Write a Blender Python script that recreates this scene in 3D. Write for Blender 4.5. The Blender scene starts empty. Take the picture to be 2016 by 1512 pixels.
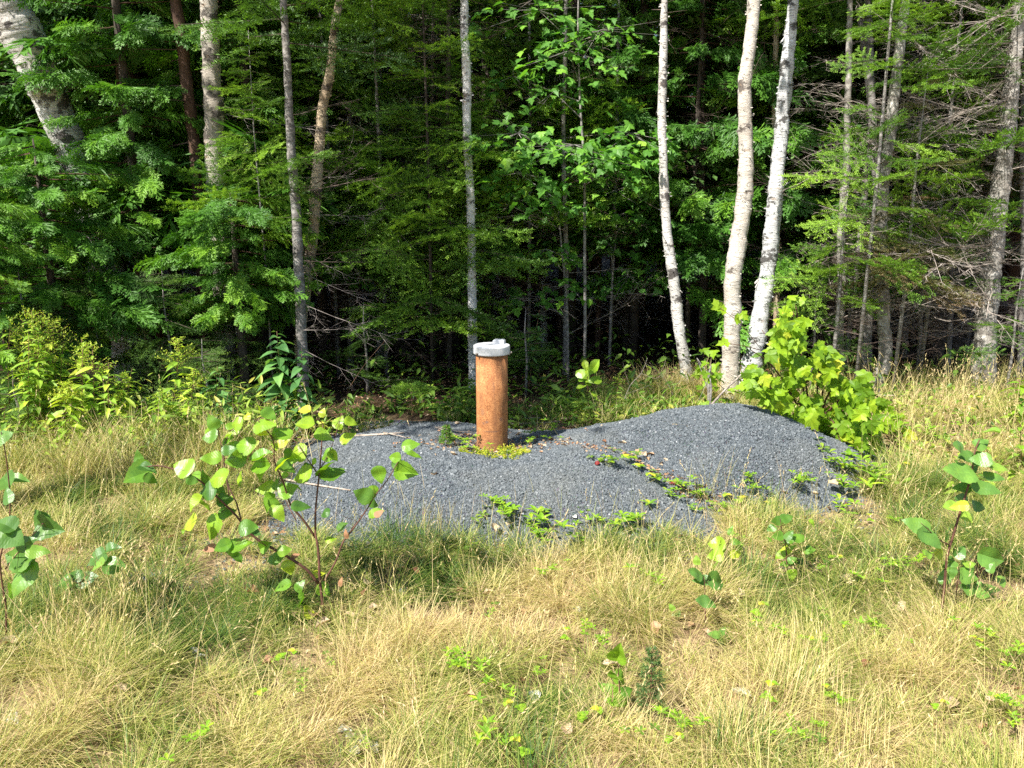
import bpy, math
import numpy as np
from mathutils import Vector
R = math.radians
sc = bpy.context.scene
COL = sc.collection

# ------------------------------------------------------------------ camera
FPX, CX, CY, CAMZ, PITCH = 1494.0, 1008.0, 756.0, 1.45, R(12.4)
cam = bpy.data.objects.new('camera', bpy.data.cameras.new('camera'))
COL.objects.link(cam)
cam.location = (0, 0, CAMZ); cam.rotation_euler = (math.pi/2 - PITCH, 0, 0)
cam.data.sensor_width = 36; cam.data.lens = 36*FPX/2016
cam.data.clip_end = 3000; cam.data.clip_start = 0.05
sc.camera = cam
CT, ST = math.cos(PITCH), math.sin(PITCH)
def ray(px, py):
    a = (px-CX)/FPX; b = -(py-CY)/FPX
    return np.array([a, CT + b*ST, -ST + b*CT])
def P(px, py, Y):
    "the place seen at a pixel, Y metres ahead"
    d = ray(px, py); return np.array([0, 0, CAMZ]) + d*(Y/d[1])
def Z(px, py, z):
    "the place seen at a pixel at height z"
    d = ray(px, py); return np.array([0, 0, CAMZ]) + d*((z-CAMZ)/d[2])
def M_PX(px, py, Y):
    return Y/ray(px, py)[1]/FPX

# ------------------------------------------------------------------ render, light
sc.render.engine = 'CYCLES'
cy = sc.cycles
cy.max_bounces = 4; cy.diffuse_bounces = 2; cy.glossy_bounces = 1; cy.transmission_bounces = 3
cy.transparent_max_bounces = 4; cy.use_adaptive_sampling = True; cy.adaptive_threshold = 0.02
cy.use_denoising = False; cy.sample_clamp_indirect = 4
cy.caustics_reflective = False; cy.caustics_refractive = False
vs = sc.view_settings
vs.view_transform = 'Standard'; vs.look = 'None'; vs.gamma = 1; vs.exposure = 1.17
SUN_EL, SUN_AZ = R(50), R(45)          # azimuth: degrees to the left of straight behind the camera
sdir = Vector((-math.sin(SUN_AZ)*math.cos(SUN_EL), -math.cos(SUN_AZ)*math.cos(SUN_EL), math.sin(SUN_EL)))
w = bpy.data.worlds.new('World'); sc.world = w; w.use_nodes = True
wn = w.node_tree; wn.nodes.clear()
sky = wn.nodes.new('ShaderNodeTexSky'); sky.sky_type = 'NISHITA'; sky.sun_disc = False
sky.sun_elevation = SUN_EL; sky.sun_rotation = math.atan2(sdir.x, sdir.y)
bg = wn.nodes.new('ShaderNodeBackground'); bg.inputs['Strength'].default_value = 0.085
wo = wn.nodes.new('ShaderNodeOutputWorld')
wn.links.new(sky.outputs[0], bg.inputs[0]); wn.links.new(bg.outputs[0], wo.inputs[0])
ld = bpy.data.lights.new('sun', 'SUN'); ld.energy = 5.0; ld.angle = R(0.53); ld.color = (1, .95, .87)
lo = bpy.data.objects.new('sun', ld); COL.objects.link(lo)
lo.rotation_euler = sdir.to_track_quat('Z', 'Y').to_euler()

# ------------------------------------------------------------------ materials
def new_mat(name):
    m = bpy.data.materials.new(name); m.use_nodes = True
    nt = m.node_tree; nt.nodes.clear()
    return m, nt, nt.nodes.new('ShaderNodeOutputMaterial')
def nd(nt, kind, **kw):
    n = nt.nodes.new(kind)
    for k, v in kw.items():
        if k in n.inputs: n.inputs[k].default_value = v
        else: setattr(n, k, v)
    return n
def ramp(nt, fac, stops):
    n = nt.nodes.new('ShaderNodeValToRGB'); e = n.color_ramp.elements
    while len(e) < len(stops): e.new(0.5)
    for i, (p, c) in enumerate(stops):
        e[i].position = p; e[i].color = (*c, 1) if len(c) == 3 else c
    nt.links.new(fac, n.inputs[0]); return n.outputs[0]
def mixc(nt, fac, a, b, blend='MIX'):
    n = nt.nodes.new('ShaderNodeMix'); n.data_type = 'RGBA'; n.blend_type = blend
    for sock, v in ((n.inputs[0], fac), (n.inputs[6], a), (n.inputs[7], b)):
        if hasattr(v, 'is_linked'): nt.links.new(v, sock)
        elif isinstance(v, (int, float)): sock.default_value = v
        else: sock.default_value = (*v, 1)
    return n.outputs[2]
def math_(nt, op, a, b=0.0, c=None):
    n = nt.nodes.new('ShaderNodeMath'); n.operation = op
    for i, v in enumerate((a, b) if c is None else (a, b, c)):
        if hasattr(v, 'is_linked'): nt.links.new(v, n.inputs[i])
        else: n.inputs[i].default_value = v
    return n.outputs[0]
def noise(nt, scale, detail=3, vec=None, rough=0.55):
    n = nd(nt, 'ShaderNodeTexNoise', Scale=scale, Detail=detail, Roughness=rough)
    if vec is not None: nt.links.new(vec, n.inputs['Vector'])
    return n.outputs['Fac']
def coords(nt, scale=(1, 1, 1)):
    t = nt.nodes.new('ShaderNodeTexCoord'); m = nt.nodes.new('ShaderNodeMapping')
    m.inputs['Scale'].default_value = scale; nt.links.new(t.outputs['Object'], m.inputs[0])
    return m.outputs[0]
def attr(nt, name):
    a = nt.nodes.new('ShaderNodeAttribute'); a.attribute_name = name
    s = nt.nodes.new('ShaderNodeSeparateXYZ'); nt.links.new(a.outputs['Vector'], s.inputs[0])
    return a.outputs['Fac'], s.outputs[0], s.outputs[1], s.outputs[2]

def leaf_mat(name, stops, trans=0.35, tcol=(1.15, 1.25, .5), rough=0.5, veins=False, vein_amt=.14, spec=.4):
    "foliage: the hue runs along `stops` with each leaf's own tint"
    m, nt, out = new_mat(name)
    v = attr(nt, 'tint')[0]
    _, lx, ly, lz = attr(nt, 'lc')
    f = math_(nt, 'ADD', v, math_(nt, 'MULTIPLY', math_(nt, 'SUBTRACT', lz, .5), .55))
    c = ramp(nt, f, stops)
    c = mixc(nt, .35, c, mixc(nt, 1.0, c, ramp(nt, noise(nt, 30, 2, coords(nt)), [(.3, (.6, .6, .6)), (.7, (1.3, 1.3, 1.3))]), 'MULTIPLY'))
    bump = None
    if veins:
        ax = math_(nt, 'ABSOLUTE', lx)
        w1 = math_(nt, 'SINE', math_(nt, 'ADD', math_(nt, 'MULTIPLY', math_(nt, 'SUBTRACT', ly, math_(nt, 'MULTIPLY', ax, .75)), 52), math_(nt, 'MULTIPLY', noise(nt, 60, 1, coords(nt)), 3.)))
        vein = math_(nt, 'GREATER_THAN', w1, .93)
        mid = math_(nt, 'LESS_THAN', ax, .018)
        vv = math_(nt, 'MAXIMUM', vein, mid)
        c = mixc(nt, math_(nt, 'MULTIPLY', vv, vein_amt), c, mixc(nt, 1.0, c, (1.9, 1.7, 1.5), 'MULTIPLY'))
        c = mixc(nt, ramp(nt, noise(nt, 75, 3, coords(nt), .7), [(.66, (0, 0, 0)), (.72, (.6, .6, .6))]), c, (.22, .16, .05))
        c = mixc(nt, ramp(nt, noise(nt, 22, 3, coords(nt), .7), [(.45, (0, 0, 0)), (.75, (.55, .55, .55))]), c, mixc(nt, 1.0, c, (1.5, 1.25, .8), 'MULTIPLY'))
        b = nd(nt, 'ShaderNodeBump', Strength=.10, Distance=.001); nt.links.new(w1, b.inputs['Height']); bump = b.outputs[0]
    p = nd(nt, 'ShaderNodeBsdfPrincipled', Roughness=rough)
    p.inputs['Specular IOR Level'].default_value = spec
    nt.links.new(c, p.inputs['Base Color'])
    t = nt.nodes.new('ShaderNodeBsdfTranslucent')
    nt.links.new(mixc(nt, 1.0, c, tcol, 'MULTIPLY'), t.inputs[0])
    if bump: nt.links.new(bump, p.inputs['Normal'])
    mx = nt.nodes.new('ShaderNodeMixShader'); mx.inputs[0].default_value = trans
    nt.links.new(p.outputs[0], mx.inputs[1]); nt.links.new(t.outputs[0], mx.inputs[2])
    nt.links.new(mx.outputs[0], out.inputs[0])
    return m

def flat_mat(name, stops, scale=40, rough=.85, vec=(1, 1, 1), bump=0., bscale=None, spec=.3):
    m, nt, out = new_mat(name)
    co = coords(nt, vec)
    c = ramp(nt, noise(nt, scale, 4, co), stops)
    p = nd(nt, 'ShaderNodeBsdfPrincipled', Roughness=rough); p.inputs['Specular IOR Level'].default_value = spec
    nt.links.new(c, p.inputs['Base Color'])
    if bump:
        b = nd(nt, 'ShaderNodeBump', Strength=1.0, Distance=bump)
        nt.links.new(noise(nt, bscale or scale, 5, co), b.inputs['Height']); nt.links.new(b.outputs[0], p.inputs['Normal'])
    nt.links.new(p.outputs[0], out.inputs[0]); return m

def birch_mat(name, white, pale, dark, bands=.5, blotch=.60):
    m, nt, out = new_mat(name)
    c = ramp(nt, noise(nt, 5, 5, coords(nt, (1, 1, .6))), [(.3, pale), (.62, white)])
    fine = noise(nt, 22, 4, coords(nt, (1, 1, 6.5)), .62)
    c = mixc(nt, math_(nt, 'MULTIPLY', ramp(nt, fine, [(.56, (0, 0, 0)), (.59, (1, 1, 1))]), bands), c, dark)
    big = noise(nt, 3.2, 6, coords(nt, (1.6, 1.6, 2.3)), .68)
    c = mixc(nt, ramp(nt, big, [(blotch, (0, 0, 0)), (blotch+.05, (.95, .95, .95))]), c, dark)
    sp = noise(nt, 120, 3, coords(nt, (1, 1, 2)))
    c = mixc(nt, .4, c, mixc(nt, 1.0, c, ramp(nt, sp, [(.3, (.45, .45, .45)), (.6, (1.15, 1.15, 1.15))]), 'MULTIPLY'))
    # curled edges of bark in orange-tan
    pe = noise(nt, 9, 3, coords(nt, (1, 1, 3)))
    c = mixc(nt, ramp(nt, pe, [(.64, (0, 0, 0)), (.7, (.55, .55, .55))]), c, (.36, .24, .15))
    p = nd(nt, 'ShaderNodeBsdfPrincipled', Roughness=.7); p.inputs['Specular IOR Level'].default_value = .3
    nt.links.new(c, p.inputs['Base Color'])
    b = nd(nt, 'ShaderNodeBump', Strength=1.0, Distance=.006); nt.links.new(fine, b.inputs['Height'])
    b2 = nd(nt, 'ShaderNodeBump', Strength=1.0, Distance=.006); nt.links.new(sp, b2.inputs['Height']); nt.links.new(b.outputs[0], b2.inputs['Normal'])
    nt.links.new(b2.outputs[0], p.inputs['Normal'])
    nt.links.new(p.outputs[0], out.inputs[0]); return m

MT = {}
MT['cedar'] = leaf_mat('cedar_foliage', [(0, (0.033, 0.091, 0.014)), (.45, (0.061, 0.175, 0.020)), (.8, (0.118, 0.281, 0.025)), (1, (0.219, 0.395, 0.029))], .30)
MT['spruce'] = leaf_mat('spruce_needles', [(0, (0.035, 0.075, 0.021)), (.5, (0.070, 0.146, 0.033)), (.85, (0.156, 0.269, 0.046)), (1, (0.265, 0.404, 0.058))], .2)
MT['fir'] = leaf_mat('fir_needles', [(0, (0.036, 0.080, 0.019)), (.4, (0.072, 0.153, 0.028)), (.75, (0.156, 0.307, 0.035)), (1, (0.286, 0.461, 0.052))], .3)
MT['firbrown'] = leaf_mat('browned_fir_needles', [(0, (.06, .08, .03)), (.5, (.14, .15, .05)), (.8, (.24, .17, .09)), (1, (.32, .2, .12))], .2)
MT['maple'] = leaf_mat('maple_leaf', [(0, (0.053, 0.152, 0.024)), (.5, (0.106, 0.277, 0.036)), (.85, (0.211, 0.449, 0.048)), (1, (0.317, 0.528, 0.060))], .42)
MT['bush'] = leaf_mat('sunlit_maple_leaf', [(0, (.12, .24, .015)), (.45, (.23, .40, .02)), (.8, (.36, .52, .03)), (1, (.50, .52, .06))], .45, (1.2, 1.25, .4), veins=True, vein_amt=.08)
MT['sapling'] = leaf_mat('sapling_leaf', [(0, (0.066, 0.168, 0.030)), (.5, (0.165, 0.336, 0.030)), (.8, (0.297, 0.462, 0.035)), (1, (0.506, 0.525, 0.050))], .42, (1.3, 1.4, .3), rough=.38, veins=True, spec=.5)
MT['aspen'] = leaf_mat('aspen_leaf', [(0, (.07, .17, .035)), (.5, (.15, .30, .055)), (.8, (.28, .44, .05)), (1, (.40, .48, .05))], .35, (1.2, 1.4, .35), rough=.38, veins=True, spec=.5)
MT['goldenrod'] = leaf_mat('goldenrod_leaf', [(0, (0.118, 0.238, 0.029)), (.5, (0.291, 0.476, 0.052)), (.8, (0.503, 0.635, 0.069)), (1, (0.661, 0.688, 0.092))], .38)
MT['milkweed'] = leaf_mat('tall_herb_leaf', [(0, (.05, .14, .045)), (.5, (.11, .26, .08)), (.85, (.2, .38, .1)), (1, (.42, .42, .08))], .3, rough=.4, veins=True, vein_amt=.08)
MT['forb'] = leaf_mat('forb_leaf', [(0, (0.108, 0.253, 0.025)), (.5, (0.240, 0.437, 0.030)), (.85, (0.432, 0.575, 0.040)), (1, (0.624, 0.575, 0.060))], .4)
MT['under'] = leaf_mat('undergrowth_leaf', [(0, (0.057, 0.132, 0.020)), (.4, (0.138, 0.253, 0.030)), (.75, (0.310, 0.440, 0.050)), (1, (0.483, 0.462, 0.090))], .35)
MT['birchleaf'] = leaf_mat('birch_leaf', [(0, (0.048, 0.132, 0.024)), (.5, (0.096, 0.240, 0.036)), (1, (0.192, 0.360, 0.048))], .4)
MT['deadleaf'] = leaf_mat('dead_leaf', [(0, (.12, .06, .035)), (.35, (.30, .14, .07)), (.65, (.44, .26, .14)), (1, (.55, .44, .30))], .2, (1.2, .9, .6), rough=.7)
MT['redleaf'] = leaf_mat('red_leaf', [(0, (.2, .02, .02)), (.6, (.38, .05, .04)), (1, (.45, .12, .05))], .3, (1.2, .7, .6))
MT['lichen'] = flat_mat('pale_lichen', [(.3, (.34, .34, .30)), (.7, (.62, .62, .56))], 90, .95)
MT['grass'] = leaf_mat('dry_grass_blade', [(0, (.050, .120, .018)), (.25, (.13, .22, .028)), (.45, (.31, .37, .07)), (.66, (.55, .50, .16)), (.84, (.72, .60, .30)), (1, (.62, .45, .25))], .34, (1.1, 1.1, .75), rough=.5)
MT['deadtwig'] = flat_mat('dead_twig_bark', [(.3, (.16, .13, .11)), (.55, (.34, .29, .25)), (.75, (.48, .45, .41))], 30, .85)
MT['graytwig'] = flat_mat('gray_twig_bark', [(.3, (.09, .075, .065)), (.7, (.24, .21, .19))], 30, .85)
MT['darktwig'] = flat_mat('dark_twig_bark', [(.3, (.05, .035, .028)), (.7, (.13, .095, .075))], 30, .85)
MT['stem_red'] = flat_mat('reddish_stem', [(.3, (.055, .025, .018)), (.7, (.15, .07, .045))], 50, .6)
MT['stem_green'] = flat_mat('green_stem', [(.3, (.14, .16, .05)), (.7, (.28, .24, .10))], 30, .6)
MT['stem_brown'] = flat_mat('brown_herb_stem', [(.3, (.12, .06, .03)), (.7, (.26, .15, .08))], 30, .6)
MT['stick'] = flat_mat('weathered_stick', [(.3, (.26, .2, .15)), (.7, (.52, .44, .36))], 40, .85, (1, 1, 1), .003)
MT['bark_gray'] = flat_mat('gray_bark', [(.3, (.09, .08, .075)), (.5, (.2, .185, .17)), (.72, (.36, .345, .32))], 14, .85, (1, 1, 2.4), .008, 22)
MT['bark_fir'] = flat_mat('lichen_fir_bark', [(.3, (.12, .105, .09)), (.5, (.27, .25, .22)), (.70, (.47, .45, .41))], 16, .88, (1, 1, 1.6), .010, 24)
MT['bark_dark'] = flat_mat('dark_conifer_bark', [(.3, (.030, .024, .020)), (.7, (.11, .088, .07))], 14, .9, (1, 1, .6), .012, 20)
MT['bark_cedar'] = flat_mat('cedar_bark', [(.3, (.045, .026, .018)), (.7, (.13, .075, .05))], 30, .9, (2.5, 2.5, .3), .008, 40)
MT['birch'] = birch_mat('white_birch_bark', (.66, .64, .60), (.44, .41, .37), (.065, .055, .05), .75, .545)
MT['birch_cream'] = birch_mat('cream_birch_bark', (.66, .615, .54), (.44, .385, .32), (.12, .10, .085), .55, .565)
MT['birch_blue'] = birch_mat('smooth_birch_bark', (.70, .71, .71), (.50, .50, .50), (.07, .065, .06), .75, .545)
MT['birch_yellow'] = birch_mat('yellow_birch_bark', (.56, .46, .32), (.34, .25, .16), (.08, .06, .045), .6, .55)
MT['birch_dull'] = birch_mat('dull_birch_bark', (.50, .455, .39), (.30, .26, .21), (.07, .06, .05), .6, .53)
MT['birch_bright'] = birch_mat('bright_birch_bark', (.80, .79, .77), (.62, .60, .57), (.09, .08, .075), .5, .57)  # whiter copy of birch bark, makes up for sunlight missing on one trunk
MT['bark_cherry'] = birch_mat('cherry_bark', (.30, .27, .27), (.16, .12, .12), (.05, .04, .04), .3, .66)

def ground_mat():
    m, nt, out = new_mat('ground_litter')
    t = nt.nodes.new('ShaderNodeTexCoord'); pos = t.outputs['Object']
    s = nt.nodes.new('ShaderNodeSeparateXYZ'); nt.links.new(pos, s.inputs[0])
    big = noise(nt, 1.2, 4, pos); mid = noise(nt, 14, 5, pos, .65); fine = noise(nt, 90, 4, pos, .7)
    thatch = ramp(nt, mid, [(.3, (.13, .085, .05)), (.5, (.30, .215, .125)), (.7, (.50, .39, .24))])
    thatch = mixc(nt, .75, thatch, mixc(nt, 1., thatch, ramp(nt, fine, [(.35, (.35, .33, .3)), (.65, (1.5, 1.45, 1.35))]), 'MULTIPLY'))
    duff = ramp(nt, mid, [(.35, (.022, .014, .010)), (.55, (.055, .034, .022)), (.72, (.12, .075, .045))])  # duff, darkened and brought nearer to stand in for shade behind the pipe
    duff = mixc(nt, .7, duff, mixc(nt, 1., duff, ramp(nt, fine, [(.35, (.3, .3, .3)), (.7, (1.9, 1.7, 1.5))]), 'MULTIPLY'))
    y = math_(nt, 'ADD', math_(nt, 'ADD', s.outputs[1], .9), math_(nt, 'MULTIPLY', math_(nt, 'SUBTRACT', big, .5), 3.0))
    f = ramp(nt, math_(nt, 'DIVIDE', y, 10), [(.55, (0, 0, 0)), (.68, (1, 1, 1))])
    c = mixc(nt, f, thatch, duff)
    p = nd(nt, 'ShaderNodeBsdfPrincipled', Roughness=.95); p.inputs['Specular IOR Level'].default_value = .15
    nt.links.new(c, p.inputs['Base Color'])
    b = nd(nt, 'ShaderNodeBump', Strength=1.0, Distance=.012); nt.links.new(fine, b.inputs['Height']); nt.links.new(b.outputs[0], p.inputs['Normal'])
    nt.links.new(p.outputs[0], out.inputs[0]); return m
MT['ground'] = ground_mat()

def gravel_mat(name, per_stone):
    m, nt, out = new_mat(name)
    pos = coords(nt)
    if per_stone:
        c = ramp(nt, attr(nt, 'tint')[0], [(0, (.064, .077, .086)), (.5, (.095, .112, .124)), (.88, (.132, .150, .162)), (.98, (.18, .20, .212)), (1, (.30, .31, .32))])
        g = noise(nt, 300, 2, pos)
        c = mixc(nt, .5, c, mixc(nt, 1., c, ramp(nt, g, [(.3, (.55, .55, .55)), (.7, (1.4, 1.4, 1.4))]), 'MULTIPLY'))
    else:
        vz = nd(nt, 'ShaderNodeTexVoronoi', Scale=85); nt.links.new(pos, vz.inputs['Vector'])
        c = mixc(nt, .55, (.075, .085, .10), mixc(nt, 1., (.13, .145, .165), vz.outputs['Color'], 'MULTIPLY'))
    blot = noise(nt, 2.6, 4, pos)
    c = mixc(nt, ramp(nt, blot, [(.50, (0, 0, 0)), (.75, (.5, .5, .5))]), c, (.17, .175, .16))
    p = nd(nt, 'ShaderNodeBsdfPrincipled', Roughness=.62); p.inputs['Specular IOR Level'].default_value = .45
    nt.links.new(c, p.inputs['Base Color'])
    if not per_stone:
        b = nd(nt, 'ShaderNodeBump', Strength=1.0, Distance=.01, invert=True); nt.links.new(vz.outputs['Distance'], b.inputs['Height']); nt.links.new(b.outputs[0], p.inputs['Normal'])
    nt.links.new(p.outputs[0], out.inputs[0]); return m
MT['gravel_bed'] = gravel_mat('gravel_bed', False)
MT['gravel'] = gravel_mat('gravel_stone', True)

def rust_mat():
    m, nt, out = new_mat('rusted_steel')
    pos = coords(nt)
    sp = noise(nt, 190, 3, pos, .7); mid = noise(nt, 22, 5, pos, .6); big = noise(nt, 5, 3, coords(nt, (1, 1, .4)))
    c = ramp(nt, mid, [(.30, (.27, .105, .038)), (.5, (.36, .150, .055)), (.70, (.45, .205, .080))])
    c = mixc(nt, .8, c, mixc(nt, 1., c, ramp(nt, sp, [(.38, (.45, .36, .32)), (.5, (1, 1, 1)), (.60, (1.6, 1.7, 1.8))]), 'MULTIPLY'))
    c = mixc(nt, ramp(nt, noise(nt, 30, 4, coords(nt, (1, 1, .12)), .6), [(.5, (0, 0, 0)), (.68, (.6, .6, .6))]), c, (.20, .085, .04))
    c = mixc(nt, ramp(nt, noise(nt, 9, 3, coords(nt, (1, 1, .5))), [(.5, (0, 0, 0)), (.75, (.3, .3, .3))]), c, (.48, .24, .10))
    s = nt.nodes.new('ShaderNodeSeparateXYZ'); nt.links.new(pos, s.inputs[0])
    z = s.outputs[2]
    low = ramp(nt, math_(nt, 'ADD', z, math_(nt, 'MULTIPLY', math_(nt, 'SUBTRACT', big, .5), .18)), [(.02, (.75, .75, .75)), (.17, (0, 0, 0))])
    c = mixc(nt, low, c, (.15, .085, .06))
    def mark(x0, x1, z0, z1, soft, n=60, thr=.5):
        def band(v, a, b):
            lo_ = nt.nodes.new('ShaderNodeMapRange'); lo_.inputs[1].default_value = a-soft; lo_.inputs[2].default_value = a+soft; nt.links.new(v, lo_.inputs[0])
            hi_ = nt.nodes.new('ShaderNodeMapRange'); hi_.inputs[1].default_value = b+soft; hi_.inputs[2].default_value = b-soft; nt.links.new(v, hi_.inputs[0])
            return math_(nt, 'MULTIPLY', lo_.outputs[0], hi_.outputs[0])
        k = math_(nt, 'MULTIPLY', band(s.outputs[0], x0, x1), band(z, z0, z1))
        return math_(nt, 'MULTIPLY', k, ramp(nt, noise(nt, n, 3, pos), [(thr-.06, (0, 0, 0)), (thr+.06, (1, 1, 1))]))
    y_front = math_(nt, 'LESS_THAN', s.outputs[1], 0)
    for args, col, k in (((-.05, .045, .168, .173, .003, 40, .42), (.12, .075, .06), .8),
                         ((-.035, -.02, .218, .232, .004, 90, .4), (.14, .09, .08), .8),
                         ((-.055, -.03, .205, .225, .004, 90, .5), (.16, .09, .07), .6),
                         ((.045, .06, .23, .25, .004, 90, .45), (.16, .09, .07), .7),
                         ((.008, .018, .36, .46, .003, 70, .5), (.20, .09, .05), .75),
                         ((-.025, -.012, .38, .50, .004, 50, .5), (.24, .11, .06), .45),
                         ((-.06, -.04, .26, .30, .006, 30, .45), (.24, .13, .08), .5)):
        f = math_(nt, 'MULTIPLY', math_(nt, 'MULTIPLY', mark(*args), y_front), k)
        c = mixc(nt, f, c, col)
    p = nd(nt, 'ShaderNodeBsdfPrincipled', Roughness=.82); p.inputs['Specular IOR Level'].default_value = .3
    nt.links.new(c, p.inputs['Base Color'])
    b = nd(nt, 'ShaderNodeBump', Strength=.8, Distance=.0016); nt.links.new(sp, b.inputs['Height']); nt.links.new(b.outputs[0], p.inputs['Normal'])
    nt.links.new(p.outputs[0], out.inputs[0]); return m
MT['rust'] = rust_mat()
def cap_mat():
    m, nt, out = new_mat('weathered_cast_metal')
    pos = coords(nt)
    c = ramp(nt, noise(nt, 18, 5, pos, .65), [(.3, (.42, .43, .435)), (.5, (.56, .57, .58)), (.7, (.64, .65, .655))])
    c = mixc(nt, ramp(nt, noise(nt, 60, 4, pos, .7), [(.62, (0, 0, 0)), (.72, (.55, .55, .55))]), c, (.24, .22, .20))
    p = nd(nt, 'ShaderNodeBsdfPrincipled', Roughness=.5, Metallic=.0)
    nt.links.new(c, p.inputs['Base Color'])
    b = nd(nt, 'ShaderNodeBump', Strength=.6, Distance=.0012); nt.links.new(noise(nt, 120, 4, pos), b.inputs['Height']); nt.links.new(b.outputs[0], p.inputs['Normal'])
    nt.links.new(p.outputs[0], out.inputs[0]); return m
MT['cap'] = cap_mat()

# ------------------------------------------------------------------ mesh building
def nrm(a): return a/np.maximum(np.linalg.norm(a, axis=-1, keepdims=True), 1e-9)
class T:                       # a small shape that gets repeated
    def __init__(s, v, faces, lc=None):
        s.v = np.array(v, float); s.loops = np.array([i for f in faces for i in f], np.int32)
        s.sizes = np.array([len(f) for f in faces], np.int32)
        if lc is None: lc = np.column_stack([s.v[:, 0], s.v[:, 1], np.full(len(s.v), .5)])
        s.lc = np.array(lc, float)
class MB:
    def __init__(s): s.v = []; s.l = []; s.z = []; s.lc = []; s.t = []; s.mi = []; s.sm = []; s.n = 0
    def raw(s, v, loops, sizes, lc=None, tint=.5, mi=0, smooth=False):
        n = len(v); s.v.append(v); s.l.append(np.asarray(loops)+s.n); s.z.append(np.asarray(sizes))
        s.lc.append(np.full((n, 3), .5) if lc is None else lc)
        s.t.append(np.broadcast_to(tint, (n,)).astype(float)); s.mi.append(np.full(len(sizes), mi)); s.sm.append(np.full(len(sizes), smooth)); s.n += n
    def inst(s, t, M, O, tint=.5, mi=0, zvar=None, smooth=False):
        m = len(O)
        if m == 0: return
        n = len(t.v)
        v = (np.einsum('mij,nj->mni', M, t.v) + O[:, None, :]).reshape(-1, 3)
        loops = (t.loops[None, :] + (np.arange(m)*n)[:, None]).ravel()
        lc = np.tile(t.lc, (m, 1))
        if zvar is not None: lc[:, 2] = np.repeat(zvar, n)
        tint = np.repeat(np.broadcast_to(tint, (m,)), n)
        s.raw(v, loops, np.tile(t.sizes, m), lc, tint, mi, smooth)
    def tube(s, pts, rad, sides=8, tint=.5, mi=0, rough=0., rng=None, smooth=True, cap=True):
        pts = np.array(pts, float); rad = np.broadcast_to(rad, (len(pts),)).astype(float)
        d = nrm(np.gradient(pts, axis=0))
        ref = np.array([.13, .2, .97]) if abs(d[:, 2]).mean() < .8 else np.array([1., .1, 0])
        x = nrm(np.cross(d, ref)); y = np.cross(x, d)
        a = np.linspace(0, 2*math.pi, sides, endpoint=False)
        rr = np.repeat(rad[:, None], sides, 1)
        if rough: rr = rr*(1+rough*(rng.random(rr.shape)-.5))
        v = pts[:, None, :] + rr[..., None]*(np.cos(a)[None, :, None]*x[:, None, :] + np.sin(a)[None, :, None]*y[:, None, :])
        k = len(pts); i = np.arange(k-1)[:, None]*sides; j = np.arange(sides)[None, :]; j2 = (j+1) % sides
        q = np.stack([i+j, i+j2, i+sides+j2, i+sides+j], -1).reshape(-1, 4)
        loops = list(q.ravel()); sizes = [4]*len(q)
        if cap: loops += list(range(sides))[::-1] + list(range((k-1)*sides, k*sides)); sizes += [sides, sides]
        s.raw(v.reshape(-1, 3), loops, sizes, None, tint, mi, smooth)
    def absorb(s, o, mi):
        "take another builder's shapes in as a further material"
        n0 = 0
        for v, l, z, lc, t, sm in zip(o.v, o.l, o.z, o.lc, o.t, o.sm):
            s.raw(v, l-n0, z, lc, t, mi, bool(len(sm) and sm[0])); n0 += len(v)
    def data(s):
        return (np.concatenate(s.v), np.concatenate(s.l), np.concatenate(s.z), np.concatenate(s.lc), np.concatenate(s.t),
                np.concatenate(s.mi), np.concatenate(s.sm))
    def template(s):
        v, l, z, lc, t, mi, sm = s.data(); r = T([[0, 0, 0]], [[0]]); r.v = v; r.loops = l; r.sizes = z
        r.lc = lc; return r
    def mesh(s, name, mats, org=(0, 0, 0)):
        v, l, z, lc, t, mi, sm = s.data()
        me = bpy.data.meshes.new(name)
        me.vertices.add(len(v)); me.vertices.foreach_set('co', (v-np.array(org)).astype(np.float32).ravel())
        me.loops.add(len(l)); me.loops.foreach_set('vertex_index', l.astype(np.int32))
        me.polygons.add(len(z)); st = np.zeros(len(z), np.int32); st[1:] = np.cumsum(z)[:-1]
        me.polygons.foreach_set('loop_start', st)
        me.polygons.foreach_set('material_index', mi.astype(np.int32)); me.polygons.foreach_set('use_smooth', sm)
        a = me.attributes.new('tint', 'FLOAT', 'POINT'); a.data.foreach_set('value', t.astype(np.float32))
        a = me.attributes.new('lc', 'FLOAT_VECTOR', 'POINT'); a.data.foreach_set('vector', lc.astype(np.float32).ravel())
        for m in (mats if isinstance(mats, (list, tuple)) else [mats]): me.materials.append(MT[m])
        me.update(calc_edges=True)
        return me
    def build(s, name, mats, parent=None, org=None):
        if s.n == 0: return None
        if org is None: org = parent.location if parent else (0, 0, 0)
        o = bpy.data.objects.new(name, s.mesh(name, mats, org)); COL.objects.link(o)
        if parent: o.parent = parent
        else: o.location = org
        return o
def tag(o, label, cat=None, group=None, kind=None):
    o['label'] = label
    if cat: o['category'] = cat
    if group: o['group'] = group
    if kind: o['kind'] = kind
    return o
def thing(name, loc, label, cat, group=None):
    o = bpy.data.objects.new(name, None); COL.objects.link(o); o.location = tuple(loc); o.empty_display_size = .1
    return tag(o, label, cat, group)
def copy_thing(src, loc, rot, scale, label=None):
    c = src.copy(); COL.objects.link(c); c.location = tuple(loc); c.rotation_euler = rot; c.scale = scale
    if label: c['label'] = label
    for ch in src.children:
        k = ch.copy(); COL.objects.link(k); k.parent = c
    return c
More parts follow.
